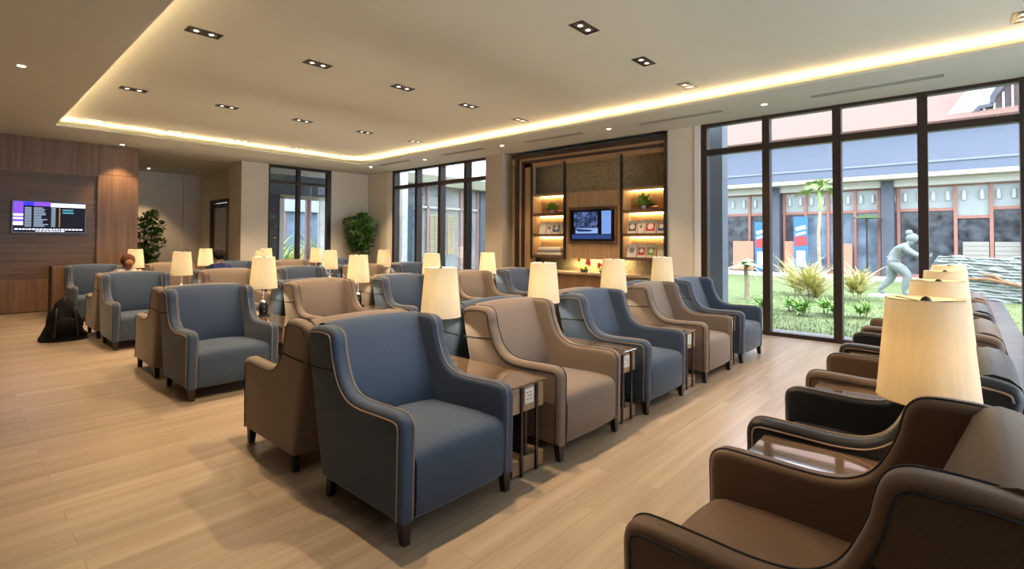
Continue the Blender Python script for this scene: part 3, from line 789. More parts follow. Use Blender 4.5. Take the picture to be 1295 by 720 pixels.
flowers((-6.02, YW+.18, .845), 'red flowers with green leaves on the niche counter, left bunch', 1.25)
flowers((-5.55, YW+.18, .845), 'smaller red flower bunch on the niche counter, right of the other', 1.0)

# ------------------------------------------------------------------ flight information screen
fs = empty('flight_information_screen', (XE-.07, 1.40, 1.935), label='black wall screen showing a flight timetable on the walnut wall', cat='television')
m = MB(); m.box((0, -.575, -.33), (.075, .575, .33), 0, .005, 2); m.obj('screen_housing', M['tvblack'], fs)
m = MB(); m.box((.075, -.55, -.305), (.0765, .55, .305)); m.obj('display_background', emi('darkpanel', (.02, .02, .035), .6), fs)
cols = [emi('purple', (.20, .07, .95), 1.3), emi('white', (.75, .80, 1), 1.5), emi('greyblue', (.38, .47, .62), .8), emi('orange', (.9, .5, .12), .8), emi('cyan', (.12, .45, .55), .8), emi('deepblue', (.03, .03, .8), 1.5)]
m = MB(); X_ = .0775
def q(u0, v0, u1, v1, mi):   # u 0..1 left->right in the photo (+y), v 0..1 top->bottom
    y0, y1 = -.55+1.1*u0, -.55+1.1*u1; z0, z1 = .305-.61*v1, .305-.61*v0
    m.quad([(X_, y0, z0), (X_, y1, z0), (X_, y1, z1), (X_, y0, z1)], mi)
q(0, 0, .13, .40, 0); q(.13, 0, .27, .12, 5); q(.27, 0, .50, .13, 0); q(.50, .02, 1, .15, 1)
q(0, .40, .13, .47, 1); q(0, .52, .13, .58, 1); q(0, .66, .13, .78, 1); q(0, .47, .13, .52, 0); q(0, .58, .13, .66, 0)
rnd = random.Random(3)
for r in range(12):
    v = .18+r*.055
    q(.15, v, .24, v+.034, 2); q(.27, v, .27+rnd.uniform(.10, .20), v+.034, 2); q(.51, v, .57, v+.034, 2); q(.62, v, .635, v+.034, 3)
q(.67, .22, .82, .27, 4); q(.67, .31, .83, .36, 4)
x = .02
while x < .97:
    w = rnd.uniform(.015, .05); q(x, .885, min(x+w, .98), .93, 1); x += w+.012
x = .3
while x < .7:
    w = rnd.uniform(.015, .05); q(x, .95, min(x+w, .72), .985, 1); x += w+.012
m.obj('timetable_text', cols, fs)

# ------------------------------------------------------------------ big indoor plants
def tree_plant(name, loc, label, h0, h1, rad, n, lm, seed):
    root = empty(name, loc, label=label, cat='plant'); rnd = random.Random(seed)
    m = MB(); m.lathe([(.001, 0), (.17, 0), (.22, .40), (.20, .40), (.19, .36), (.001, .36)], n=24); m.obj('pot', M['pot'], root, True)
    m = MB(); m.lathe([(.19, .35), (.001, .37)], n=20); m.obj('soil', M['soil'], root)
    m = MB()
    for k in range(5):
        a = 2*PI*k/5; pts = [(.03*math.cos(a), .03*math.sin(a), .34)]
        for j in range(1, 6):
            t = j/5; rr = rad*.6*t*t; pts.append((rr*math.cos(a+t)+.02*rnd.uniform(-1, 1), rr*math.sin(a+t), .34+(h1-.6)*t*.8))
        m.tube(pts, [.022-.003*j for j in range(6)], 6)
    m.obj('trunk', M['palebark'], root, True)
    m = MB(); zc, hz = (h0+h1)/2, (h1-h0)/2
    cl = []
    for k in range(15):
        a = k*2.4; t = (k+.5)/15; zz = h0+.18*rad+(h1-h0-.36*rad)*t; rr = rad*(.70 if t > .35 else .45)*rnd.uniform(.45, 1.0)*(1.0 if t < .85 else .5); cl.append((rr*math.cos(a), rr*math.sin(a), zz, rad*rnd.uniform(.28, .42)))
    for k in range(n):
        while True:
            p = Vector((rnd.uniform(-1, 1), rnd.uniform(-1, 1), rnd.uniform(-1, 1)))
            if p.length <= 1 and p.length > .35: break
        w = 1 if p.z > -.2 else .75
        q_ = cl[k % len(cl)]; c = Vector((q_[0]+p.x*q_[3], q_[1]+p.y*q_[3], q_[2]+p.z*q_[3]*.85))
        d_ = (p.normalized()+Vector((rnd.uniform(-.6, .6), rnd.uniform(-.6, .6), rnd.uniform(-.3, .6)))).normalized(); L_ = rnd.uniform(.07, .12)
        sd = d_.cross(Vector((rnd.uniform(-.4, .4), rnd.uniform(-.4, .4), 1))).normalized()*L_*.28
        m.quad([c, c+d_*L_*.5+sd, c+d_*L_, c+d_*L_*.5-sd])
    m.obj('foliage', lm, root); return root
tree_plant('potted_ficus', (-13.45, 8.22, 0), 'tall bushy green potted tree in the far corner between windows', 1.05, 2.27, .56, 3200, M['leaf'], 1)
tree_plant('potted_ficus', (-15.1, 3.32, 0), 'tall bushy potted tree in the recess beside the wood wall', .75, 2.2, .36, 1900, leaf_mat('ficus_light', (.03, .09, .012), (.12, .27, .04)), 2)

# ------------------------------------------------------------------ people (seated, facing local +x)
def skin_fig(name, chains, mt, parent, sub=2, root_i=0, fat=1.0):
    """chains: list of [(x,y,z,r)...]; a point repeated exactly is shared"""
    me = bpy.data.meshes.new(name); verts = []; idx = {}; edges = []; rad = []
    for ch in chains:
        prev = None
        for (x, y, z, r) in ch:
            k = (round(x, 4), round(y, 4), round(z, 4))
            if k not in idx: idx[k] = len(verts); verts.append((x, y, z)); rad.append(r)
            i = idx[k]
            if prev is not None and prev != i: edges.append((prev, i))
            prev = i
    rad = [r*fat for r in rad]
    me.from_pydata(verts, edges, []); o = bpy.data.objects.new(name, me); COL.objects.link(o)
    sk = o.modifiers.new('skin', 'SKIN')
    for i, r in enumerate(rad):
        r2 = r if isinstance(r, tuple) else (r, r)
        me.skin_vertices[0].data[i].radius = r2
    me.skin_vertices[0].data[root_i].use_root = True
    sk.use_smooth_shade = True
    su = o.modifiers.new('sub', 'SUBSURF'); su.levels = sub; su.render_levels = sub
    dg = bpy.context.evaluated_depsgraph_get(); ev = o.evaluated_get(dg); nm = bpy.data.meshes.new_from_object(ev)
    o.modifiers.clear(); o.data = nm; nm.name = name
    nm.materials.clear(); nm.materials.append(mt)
    nm.polygons.foreach_set('use_smooth', [True]*len(nm.polygons))
    if parent: o.parent = parent
    return o

def seated_person(loc, rz, label, shirt, hair, female, hdz):
    root = empty('person', loc, rz, label=label, cat='person')
    sx = -.10   # shoulders lean back
    hz = hdz
    P = lambda *a: a
    sh_z = hz-(.145 if female else .17)
    chains = [[(0, 0, .56, .14), (-.03, 0, .68, .125), (-.07, 0, .83, .14), (sx, 0, sh_z-.04, .125), (sx, 0, sh_z+.03, .06), (sx+.01, 0, sh_z+.09, .052), (sx+.015, 0, hz-.06, .066), (sx+.02, 0, hz+.0, .083), (sx+.015, 0, hz+.06, .074)]]
    for s in (-1, 1):
        chains.append([(sx, 0, sh_z-.04, .125), (sx, s*.12, sh_z-.01, .07), (sx, s*.175, sh_z-.035, .058), (sx+.03, s*.235, sh_z-.17, .047), (sx+.08, s*.25, sh_z-.29, .042), (sx+.20, s*.22, sh_z-.30, .036), (sx+.32, s*.17, sh_z-.28, .027), (sx+.36, s*.155, sh_z-.275, .034), (sx+.40, s*.145, sh_z-.28, .030)])
        for f in range(4):
            yy = s*(.145+(-.024+.016*f)); L_ = [.055, .075, .08, .065][f]
            chains.append([(sx+.40, s*.145, sh_z-.28, .030), (sx+.425, yy, sh_z-.283, .010), (sx+.425+L_*.5, yy, sh_z-.292, .009), (sx+.425+L_, yy, sh_z-.315, .007)])
        chains.append([(sx+.36, s*.155, sh_z-.275, .034), (sx+.38, s*.115, sh_z-.27, .011), (sx+.415, s*.098, sh_z-.28, .009)])
        chains.append([(0, 0, .56, .14), (.06, s*.095, .545, .095), (.25, s*.12, .555, .078), (.44, s*.13, .545, .062), (.47, s*.13, .40, .052), (.46, s*.13, .22, .046), (.45, s*.13, .08, .036), (.47, s*.13, .045, .038), (.56, s*.14, .03, .030), (.61, s*.145, .026, .022)])
    body = skin_fig('body', chains, M['skin'], root)
    body.data.materials.append(shirt); body.data.materials.append(M['trouser'])
    for p in body.data.polygons:
        c = p.center
        if c.z < .60 and c.z > .09 and not (c.x > .20 and c.z > .62): p.material_index = 2
        elif c.z < .09: p.material_index = 2
        if c.z >= .60 and c.z < sh_z+.045 and c.x < (sx+.25): p.material_index = 1
    # face, ears
    hx = sx+.015
    m = MB(); m.ball((hx+.088, 0, hz-.01), .016, 10, (1, .8, 1.5)); m.obj('nose', M['skin'], root, True)
    for s in (-1, 1):
        m = MB(); m.ball((hx-.002, s*.082, hz-.005), .026, 10, (.7, .35, 1.15)); m.obj('ear', M['skin'], root, True)
        m = MB(); m.ball((hx+.074, s*.030, hz+.018), .011, 10); m.obj('eye', M['plate'], root, True)
    m = MB(); m.ball((hx+.074, 0, hz-.055), .02, 10, (.5, 1.1, .35)); m.obj('mouth', M['flower'], root, True)
    # hair cap: sphere trimmed at the face
    m = MB(); res = bmesh.ops.create_uvsphere(m.bm, u_segments=28, v_segments=20, radius=.1)
    for v in res['verts']:
        c = v.co.normalized(); k = 1.0+.03*math.sin(9*c.y+4*c.z)+.02*math.sin(17*c.x+11*c.z)
        v.co = Vector((hx-.012+c.x*.104*k, c.y*.095*k, hz+.030+c.z*.102*k))
    kill = [v for v in m.bm.verts if (v.co.x > hx+.058 and v.co.z < hz+.065) or (v.co.z < hz-.055) or (v.co.x > hx+.02 and v.co.z < hz+.01)]
    bmesh.ops.delete(m.bm, geom=kill, context='VERTS')
    hr = m.obj('hair', hair, root, True)
    so = hr.modifiers.new('thick', 'SOLIDIFY'); so.thickness = .008
    if female:
        m = MB(); m.ball((hx-.105, 0, hz-.01), .052, 14, (.75, 1.15, 1.1)); m.ball((hx-.085, 0, hz-.06), .045, 12, (.7, 1.1, 1.2)); m.obj('hair_bun', M['hair1b'], root, True)
    m = MB(); m.tube([(sx+.052*math.cos(a), .058*math.sin(a), sh_z+.045) for a in [2*PI*k/20 for k in range(21)]], .012, 8, caps=False); m.obj('collar', shirt, root, True)
    return root
M['hair1b'] = mat('ginger_hair', (.34, .15, .07), .7, noise=.3, nscale=50, bump=.5, bscale=60)
seated_person((-9.96+.02, 1.90, 0), PI, 'person seen from behind with auburn pinned-up hair and a white top', M['shirtw'], M['hair1'], True, 1.13)
seated_person((-9.96+.02, 3.22, 0), PI, 'person seen from behind with short dark hair and a navy top', M['shirtn'], M['hair2'], False, 1.195)

# black bag on the floor ------------------------------------------------
bg = empty('backpack', (-9.97, 1.17, 0), label='black soft bag slumped on the floor beside the armchair rows', cat='bag')
m = MB(); res = bmesh.ops.create_uvsphere(m.bm, u_segments=32, v_segments=20, radius=1)
for v in res['verts']:
    c = v.co.copy(); z = (c.z+1)/2
    w = .30*(1-z**2.2)**.5 if z < 1 else 0; w = .27*(1-z)**.33*(1-.25*z)+.0
    k = 1+.07*math.sin(7*c.x+5*z*3)+.05*math.sin(11*c.y+9*z)
    d_ = Vector((c.x, c.y)); d_ = d_.normalized() if d_.length > 1e-5 else d_
    v.co = Vector((d_.x*w*.85*k, d_.y*w*k*(1.0), z*.60*(1 if z > .05 else .2)))
m.obj('bag_body', M['bag'], bg, True)
for s in (-.1, .1):
    m = MB(); m.tube([(.13, s, .48), (.20, s*1.1, .38), (.245, s*1.2, .22), (.235, s*1.3, .07)], .013, 8); m.obj('strap', M['black'], bg, True)
m = MB(); m.tube([(.02, -.05, .575), (.03, -.03, .625), (.03, .03, .625), (.02, .05, .575)], .010, 8); m.obj('carry_handle', M['black'], bg, True)
m = MB(); m.ball((.17, 0, .2), .15, 16, (.55, 1, 1)); m.obj('front_pocket', M['bag'], bg, True)

# ------------------------------------------------------------------ outdoors
m = MB(); m.box((-60, YW+.02, -.35), (40, 80, -.03)); m.box((-60, -30, -.35), (-18.65, YW+.02, -.03)); struct(m.obj('ground', M['grass']))
m = MB(); m.box((-3.6, YW+.15, -.03), (4.2, YW+.75, -.005)); struct(m.obj('ground_gravel_strip', M['gravel']))
m = MB(); m.box((-30, 24.6, -.03), (30, 32, .04)); struct(m.obj('ground_walkway', M['pave']))
m = MB(); m.box((-17.5, YW+.3, -.03), (-9.2, 16.5, -.01)); m.box((-30, 2, -.03), (-14.4, 8.8, -.01)); struct(m.obj('ground_courtyard', M['pave']))
# outside pier by the window
m = MB(); m.box((-4.1, YW+.62, -.03), (-3.30, 9.75, HS+1.2)); struct(m.obj('wall_outside_pier', M['extgrey']))
m = MB(); m.box((-9.12, 9.2, -.03), (-8.72, 9.45, 4.2)); struct(m.obj('wall_outside_pier', mat('pale_blue_pier', (.42, .50, .62), .8, noise=.04)))

# long building opposite
bd = empty('arcade_building', (-1, 27, 0), label='long low shop building with blue-grey fascia and terracotta roof across the lawn', cat='building')
def bb(name, c0, c1, mt, par=None):
    m = MB(); m.box((c0[0]+1, c0[1]-27, c0[2]), (c1[0]+1, c1[1]-27, c1[2])); return m.obj(name, mt, par or bd)
bb('fascia', (-20, 26.0, 4.32), (12, 26.2, 6.30), M['fascia'])
m = MB(); m.quad([(-19, -1.05, 4.70), (13, -1.05, 4.70), (13, -1.05, 4.78), (-19, -1.05, 4.78)]); m.box((-19, -1.03, 4.70), (13, -1.0, 4.76)); m.obj('fascia_trim', mat('pale_trim', (.16, .18, .26), .6), bd)
bb('soffit', (-20, 26.0, 4.15), (12, 28.3, 4.32), M['cream'])
bb('beam', (-20, 26.9, 3.88), (12, 27.3, 4.15), M['beamw'])
cx_ = [-15.9, -11.45, -7.08+.21, -2.44, 1.99, 6.4]
for x in cx_: bb('column', (x-.22, 26.78, .04), (x+.22, 27.25, 4.15), M['extcol'])
bb('shop_wall', (-20, 28.2, 0), (12, 28.4, 4.2), M['shopdark'])
for (x0, x1, k) in ((-20, -6.5, 0), (-6.5, -2.4, 1), (-2.4, 1.7, 0), (1.7, 12, 1)):
    pass
# framed bays: verticals, transom and glass, each bay a shopfront
vx = [-12.8, -11.2, -9.8, -8.15, -6.55, -5.62, -4.70, -3.66, -2.78, -2.10, -.26, .80, 1.66, 3.0, 4.4]
for a, b in zip(vx, vx[1:]):
    z_t = 2.88 if b < -.2 or a > .7 else 2.55
    f = MB()
    f.box((a-.055+1, .22, .04), (a+.055+1, .42, 3.9))
    f.box((a+1.055, .26, z_t-.06), (b+.945, .40, z_t+.06)); f.box((a+1.055, .26, 3.82), (b+.945, .40, 3.9)); f.box((a+1.055, .26, .04), (b+.945, .40, .16))
    bay = f.obj('shopfront_frame', M['redwood'], bd)
    g = MB(); g.box((a+1, .34, z_t), (b+1, .36, 3.85)); g.obj('transom_pane', M['transomglass'], bay)
    g = MB(); g.box((a+1, .34, .1), (b+1, .36, z_t)); g.obj('shop_pane', M['shopglass'] if (-5.7 < a < -2.7) else M['shopdark'], bay)
    g = MB(); n = max(2, int((b-a)/.42))
    for k in range(n):
        x = a+(b-a)*(k+.5)/n; g.lathe([(.001, 0), (.07, .02), (.085, .22), (.06, .40), (.001, .42)], (x+1, .28, 3.22), 10)
    g.obj('white_lantern', M['lantern'], bay, True)
# counters / boards behind the shopfront at right
for (x0, x1) in ((-.05, .72), (.88, 1.6)):
    m = MB(); m.box((x0, 27.22, .04), (x1, 27.27, 1.55))
    for k in range(8): m.box((x0, 27.20, .12+.18*k), (x1, 27.22, .24+.18*k))
    tag(m.obj('slatted_screen', M['slat']), 'cream slatted screen before the shop doors, '+('left one' if x0 < 0.5 else 'right one'), 'screen', 'slatted screens outside the shop')
# roof: terracotta slope and timber gable
m = MB(); 
m.loft([[(-19.5, -1.4, 6.25), (13.5, -1.4, 6.25), (13.5, -1.3, 6.15), (-19.5, -1.3, 6.15)], [(-19.5, 9, 13.5), (13.5, 9, 13.5), (13.5, 9.1, 13.4), (-19.5, 9.1, 13.4)]]); m.obj('tiled_roof', M['roof'], bd)
gb = empty('timber_gable', (2.5, 26.3, 6.2), label='dark timber gable with white battens rising above the shop roof', cat='roof gable')
def gprism(name, pts, y0, y1, mt):
    m = MB(); m.prism([(x-2.5, z-6.2) for x, z in pts], y0-26.3, y1-26.3); return m.obj(name, mt, gb)
k_ = 26.1/30
def gp(x, z): return (x*k_, 1.5+(z-1.5)*k_)
gprism('white_barge_board', [gp(-.82, 6.85), gp(.254, 8.41), gp(1.4, 10.0), gp(2.35, 10.0), gp(1.25, 8.46), gp(.88, 7.49), gp(.51, 7.48), gp(.02, 6.87)], 26.0, 26.15, M['roofw'])
gprism('lower_barge_board', [gp(.02, 6.87), gp(.51, 7.48), gp(1.0, 7.52), gp(1.0, 7.38), gp(.6, 7.34), gp(.22, 6.87)], 25.9, 26.0, M['slate'])
gprism('upper_barge_board', [gp(.88, 7.49), gp(.90, 7.85), gp(1.30, 8.6), gp(2.6, 10.6), gp(2.9, 10.6), gp(1.50, 8.45), gp(1.05, 7.75), gp(1.0, 7.49)], 25.9, 26.0, M['slate'])
gprism('timber_infill', [gp(.22, 6.72), gp(.6, 7.4), gp(1.0, 7.4), gp(1.05, 7.75), gp(2.9, 10.6), gp(6, 10.6), gp(6, 6.72)], 26.05, 26.12, M['timber'])
for i, x in enumerate((.70, 1.02, 1.30, 1.58, 1.86, 2.14, 2.42)):
    a = gp(x, 6.72); zt = 7.35 if x < .9 else 7.5+(x-1)*1.5; b = gp(x, zt)
    m = MB(); m.box((a[0]-.03-2.5, 25.98-26.3, a[1]-6.2), (a[0]+.03-2.5, 26.05-26.3, b[1]-6.2)); m.obj('batten', M['roofw'], gb)

# boards and posters by the shops
def board(x, y, w, h, mt, label, z=.04, art=False):
    root = empty('standing_banner' if art else 'orange_board', (x, y, z), label=label, cat='sign')
    m = MB(); m.box((-w/2, -.02, .05), (w/2, .02, h), 0, .004, 1); m.obj('banner_sheet' if art else 'board_panel', mt, root)
    m = MB(); m.box((-w/2, -.10, 0), (-w/2+.06, .10, .05)); m.box((w/2-.06, -.10, 0), (w/2, .10, .05)); m.obj('stand_feet', M['black'], root)
    if art:
        m = MB(); a = R(16)
        for k, (zz, hh) in enumerate(((h*.80, .16), (h*.70, .10))): m.obox((0, 0, 0), (w*.72, .01, hh), Matrix.Translation((0, -.026, zz)) @ Matrix.Rotation(-a, 4, 'Y'))
        m.obj('banner_stripe', M['paper'], root)
        m = MB(); m.obox((0, 0, 0), (w*.85, .012, h*.17), Matrix.Translation((0, -.028, h*.57)) @ Matrix.Rotation(-R(8), 4, 'Y')); m.obj('banner_red_patch', M['pred'], root)
        m = MB(); m.box((-w*.3, -.027, h*.12), (w*.3, -.021, h*.40)); m.obj('banner_text_block', M['plate'], root)
    return root
board(-8.35, 26.9, 1.0, 1.5, M['orange'], 'orange board on the walkway, left of the banana plant')
board(-7.70+.25, 26.75, .62, 2.45, M['pblue'], 'blue banner with red and white patches, left of the grey column', art=True)
board(-6.18, 26.9, .55, 1.5, M['orange'], 'orange board right of the grey column')
board(-5.72, 26.7, .60, 2.65, M['pblue'], 'blue banner with red and white patches, behind the palm', art=True)
board(-3.98, 26.9, .5, 1.4, M['orange'], 'orange board behind the yellow shrubs')

# umbrella-like stand with closed fittings near the shop
st = empty('parasol_stand', (-3.15, 26.6, .04), label='dark closed parasol on a stand before the blue shop glass', cat='parasol')
m = MB(); m.tube([(0, 0, 0), (0, 0, 2.6)], .035, 8); m.obj('pole', M['black'], st, True)
m = MB(); m.lathe([(.30, 0), (.30, .06), (.06, .10), (.04, .3)], n=20, caps=True); m.obj('base', M['gravel'], st, True)
m = MB(); m.lathe([(.55, 2.50), (.30, 2.62), (.02, 2.72)], n=16); m.obj('canopy', M['moss'], st, True)

# low-poly skinned statue pushing a carved wall, standing on the lawn
stt = empty('stone_statue', (-1.45, 17.8, 0), label='grey stone statue of a figure leaning forward to push a carved wall', cat='statue')
def sc_(x, z, y=0): return (x+1.45, y, z)
c = lambda x, z, r, y=0: (x+1.45, y, z, r)
hip = c(-1.55, .95, .17)
chains = [[hip, c(-1.50, 1.08, .135), c(-1.39, 1.25, .15), c(-1.26, 1.39, .125), c(-1.16, 1.46, .08), c(-1.10, 1.53, .075), c(-1.06, 1.58, .105), c(-1.08, 1.66, .095)]]
for s, (kn, ank, toe) in ((-1, (c(-1.17, .62, .105, -.12), c(-1.27, .12, .05, -.12), c(-1.10, .05, .035, -.12))), (1, (c(-1.55, .50, .10, .14), c(-1.86, .12, .05, .16), c(-1.72, .05, .035, .16)))):
    k2 = c((kn[0]-1.45+ -1.55)/2-.0, .80 if s < 0 else .72, .145, s*.10)
    chains.append([hip, c(-1.52, .90, .125, s*.09), k2, kn, (kn[0]*.5+ank[0]*.5, kn[1], (kn[2]+ank[2])/2-.0, .088), ank, toe])
    sh_ = c(-1.25, 1.36, .085, s*.20)
    el = c(-1.0, 1.17, .056, s*.22); wr = c(-.78, 1.10, .036, s*.16); ha = c(-.70, 1.10, .042, s*.15)
    chains.append([c(-1.26, 1.39, .125), sh_, (sh_[0]+.12, s*.21, 1.26, .068), el, (el[0]+.11, s*.19, 1.13, .048), wr, ha])
    for f in range(4):
        chains.append([ha, (ha[0]+.02, ha[1]+(-.03+.02*f), 1.16+.01*f, .011), (ha[0]+.04, ha[1]+(-.035+.024*f), 1.21, .010)])
    chains.append([ha, (ha[0]+.01, ha[1]-s*.05, 1.14, .011), (ha[0]+.03, ha[1]-s*.065, 1.17, .010)])
skin_fig('figure_body', chains, M['statue'], stt, fat=1.15)
m = MB(); m.ball(sc_(-1.14, 1.775), .085, 12); m.ball(sc_(-1.075, 1.63), .142, 16, (1.0, .9, .95)); m.obj('hair_knot', M['statue'], stt, True)
m = MB(); m.ball(sc_(-.93, 1.585), .022, 8, (1.4, .8, 1)); m.obj('nose', M['statue'], stt, True)
m = MB(); m.tube([(-.06+.135*math.cos(a), .15*math.sin(a), 1.04-.06*math.cos(a)) for a in [2*PI*k/24 for k in range(25)]], .02, 8, caps=False); m.obj('waistband', M['statue'], stt, True)
m = MB(); m.loft([[(x+.0, y, -.03) for x, y in ((-.62, -.3), (.35, -.3), (.35, .35), (-.62, .35))], [(x, y, .02) for x, y in ((-.60, -.28), (.33, -.28), (.33, .33), (-.60, .33))]]); m.obj('plinth', M['pave'], stt)
# carved stone wall
sw = empty('carved_stone_wall', (.9, 18.3, 0), label='long pale carved stone wall on the lawn, pushed by the statue', cat='stone wall')
m = MB(); nx, nz = 110, 60; rnd = random.Random(2)
xs_ = [-1.72+3.9*i/nx for i in range(nx+1)]
def sfy(x, z):
    return -.22+.022*math.sin(z*85+2.2*math.sin(x*1.3)+1.5*math.sin(x*3.1+2))+.018*math.sin(z*47+3*math.sin(x*2.7))+.020*math.sin(x*13+z*24+2*math.sin(z*9))+.014*math.sin(x*31+z*60+3*math.sin(x*7))
front = []; 
for i, x in enumerate(xs_):
    top_ = 1.12+.03*math.sin(x*4)+.02*math.sin(x*11) ; top_ *= min(1, .55+(x+1.72)*1.6)
    front.append([Vector((x, sfy(x, j/nz*top_), -.03+j/nz*(top_+.03))) for j in range(nz+1)])
vg = [[m.bm.verts.new(p) for p in colm] for colm in front]
vb = [[m.bm.verts.new((p.x, .25, p.z)) for p in (colm[0], colm[-1])] for colm in front]
for i in range(nx):
    for j in range(nz): m.bm.faces.new([vg[i][j], vg[i+1][j], vg[i+1][j+1], vg[i][j+1]])
    m.bm.faces.new([vg[i][nz], vg[i+1][nz], vb[i+1][1], vb[i][1]]); m.bm.faces.new([vb[i][0], vb[i+1][0], vb[i+1][1], vb[i][1]])
m.bm.faces.new([vg[0][j] for j in range(nz+1)]+[vb[0][1], vb[0][0]]); m.bm.faces.new([vg[nx][j] for j in range(nz+1)]+[vb[nx][1], vb[nx][0]])
m.obj('carved_block', M['stone'], sw, True)
m = MB(); m.tube([(-.75, -.33, .55), (-.3, -.36, .57), (.0, -.36, .50), (.35, -.36, .42), (.8, -.35, .38)], [.02, .05, .06, .04, .02], 8); m.tube([(0, -.36, .5), (-.2, -.4, .66), (-.45, -.4, .70)], [.05, .03, .015], 8)
m.obj('driftwood_branch', M['drift'], sw, True, (-.15, 0, 0))

# vegetation helpers
def blades(m, c, n, L0, L1, w, rnd, spread=1.0, up=.5, mi=0, droop=.5):
    for k in range(n):
        a = rnd.uniform(0, 2*PI); el = rnd.uniform(up, 1.45); L_ = rnd.uniform(L0, L1)
        d_ = Vector((math.cos(a)*math.cos(el)*spread, math.sin(a)*math.cos(el)*spread, math.sin(el))).normalized()
        sd = d_.cross(Vector((0, 0, 1)));  sd = sd.normalized()*w
        p0 = Vector(c); pts = []
        for j in range(5):
            t = j/4; pts.append(p0+d_*L_*t+Vector((math.cos(a), math.sin(a), 0))*L_*.25*t*t-Vector((0, 0, droop*L_*t*t*.6)))
        for j in range(4):
            w0 = 1-(j/4)**1.5; w1 = 1-((j+1)/4)**1.5
            if j < 3: m.quad([pts[j]-sd*w0, pts[j]+sd*w0, pts[j+1]+sd*w1, pts[j+1]-sd*w1], mi)
            else: m.bm.faces.new([m.bm.verts.new(pts[j]-sd*w0), m.bm.verts.new(pts[j]+sd*w0), m.bm.verts.new(pts[j+1])]).material_index = mi
def frond(m, p0, d_, L_, rnd, n=22, lw=.22, droop=.6):
    """pinnate palm frond: rachis plus leaflets"""
    hor = Vector((d_.x, d_.y, 0)).normalized(); pts = []
    for j in range(11):
        t = j/10; pts.append(p0+d_*L_*t-Vector((0, 0, droop*L_*t*t)))
    m.tube(pts, [.012*(1-.8*j/10) for j in range(11)], 5)
    for j in range(n):
        t = .15+.83*j/n; i = min(9, int(t*10)); p = pts[i].lerp(pts[i+1], t*10-i); tg = (pts[i+1]-pts[i]).normalized()
        sd = tg.cross(Vector((0, 0, 1))).normalized(); ll = L_*lw*(1-.6*abs(t-.4))
        for s in (-1, 1):
            dd = (sd*s+tg*.7+Vector((0, 0, -.15+rnd.uniform(-.15, .15)))).normalized(); w = .018*L_/.8
            m.quad([p-tg*w, p+tg*w, p+dd*ll*.6+tg*w*.8, p+dd*ll]) 
pl = empty('palm_tree', (-3.35, 18.0, 0), label='slender young palm tree on the lawn before the shops', cat='palm tree'); rnd = random.Random(4)
m = MB(); m.tube([(.05, 0, -.03), (.0, 0, .9), (-.02, 0, 1.8), (.04, 0, 2.55)], [.09, .05, .045, .045], 10); m.obj('trunk', M['palebark'], pl, True)
m = MB(); m.tube([(.04, 0, 2.5), (.02, 0, 2.9), (-.02, 0, 3.15)], [.07, .06, .03], 10); m.obj('crownshaft', M['palm'], pl, True)
m = MB()
for k in range(9):
    a = 2*PI*k/9+.3; el = rnd.uniform(.65, 1.35)
    frond(m, Vector((0, 0, 3.05)), Vector((math.cos(a)*math.cos(el), math.sin(a)*math.cos(el), math.sin(el))), rnd.uniform(.8, 1.15), rnd, 24, .34, .8)
m.obj('fronds', M['palm'], pl)
bn = empty('banana_plant', (-4.36, 14.3, 0), label='young banana plant with drooping leaves outside the left garden pane', cat='banana plant')
m = MB(); m.tube([(0, 0, -.03), (.01, 0, .35), (-.02, 0, .75), (0, 0, .95)], [.07, .06, .05, .035], 10); m.obj('stem', M['palebark'], bn, True)
m = MB()
for k, (a, el, L_) in enumerate(((3.3, .35, .75), (2.2, .9, .55), (.1, .45, .7), (-.9, .8, .6), (1.4, 1.3, .6), (4.3, .6, .6), (5.2, 1.2, .5))):
    d_ = Vector((math.cos(a)*math.cos(el), math.sin(a)*math.cos(el), math.sin(el))); sd = d_.cross(Vector((0, 0, 1))).normalized(); p0 = Vector((0, 0, .85)); prev = None
    for j in range(8):
        t = j/7; p = p0+d_*L_*t-Vector((0, 0, .7*L_*t*t)); w = .15*math.sin(PI*min(1, t*.93+.07))+.005
        cur = (p-sd*w-Vector((0, 0, w*.3)), p, p+sd*w-Vector((0, 0, w*.3)))
        if prev: m.quad([prev[0], prev[1], cur[1], cur[0]]); m.quad([prev[1], prev[2], cur[2], cur[1]])
        prev = cur
m.obj('leaves', M['palm'], bn)
m = MB()
for a in (.5, 2.5, 4.6): blades(m, (0, 0, .8), 3, .5, .7, .03, random.Random(int(a*10)), 1, -.2, 0, 1.2)
m.obj('dry_leaves', M['yleaf'], bn)
def shrub(loc, label, mt, n, L0, L1, w, seed, up=.35, name='yellow_shrub', droop=.4, r=.12, cat='shrub', group=None):
    root = empty(name, loc, label=label, cat=cat, group=group); rnd = random.Random(seed)
    m = MB()
    for k in range(5): m.tube([(r*.6*math.cos(k*1.3), r*.6*math.sin(k*1.3), -.03), (r*math.cos(k*1.3), r*math.sin(k*1.3), L1*.35)], .012, 5)
    m.obj('stems', M['palebark'], root)
    m = MB()
    for k in range(7): blades(m, (r*math.cos(k*.9), r*math.sin(k*.9), .05+L1*.3*rnd.random()), n//7, L0, L1, w, rnd, 1, up, 0, droop)
    m.obj('leaves', mt, root); return root
shrub((-2.95, 14.9, 0), 'large yellow-leaved shrub on the lawn below the palm', M['yleaf'], 210, .5, 1.15, .026, 1)
shrub((-2.15, 16.1, 0), 'yellow-leaved shrub half behind the dark window mullion', M['yleaf'], 160, .5, 1.05, .026, 2)
shrub((-3.6, 16.4, 0), 'taller yellow-leaved shrub right behind the large one', M['yleaf'], 160, .6, 1.3, .026, 8)
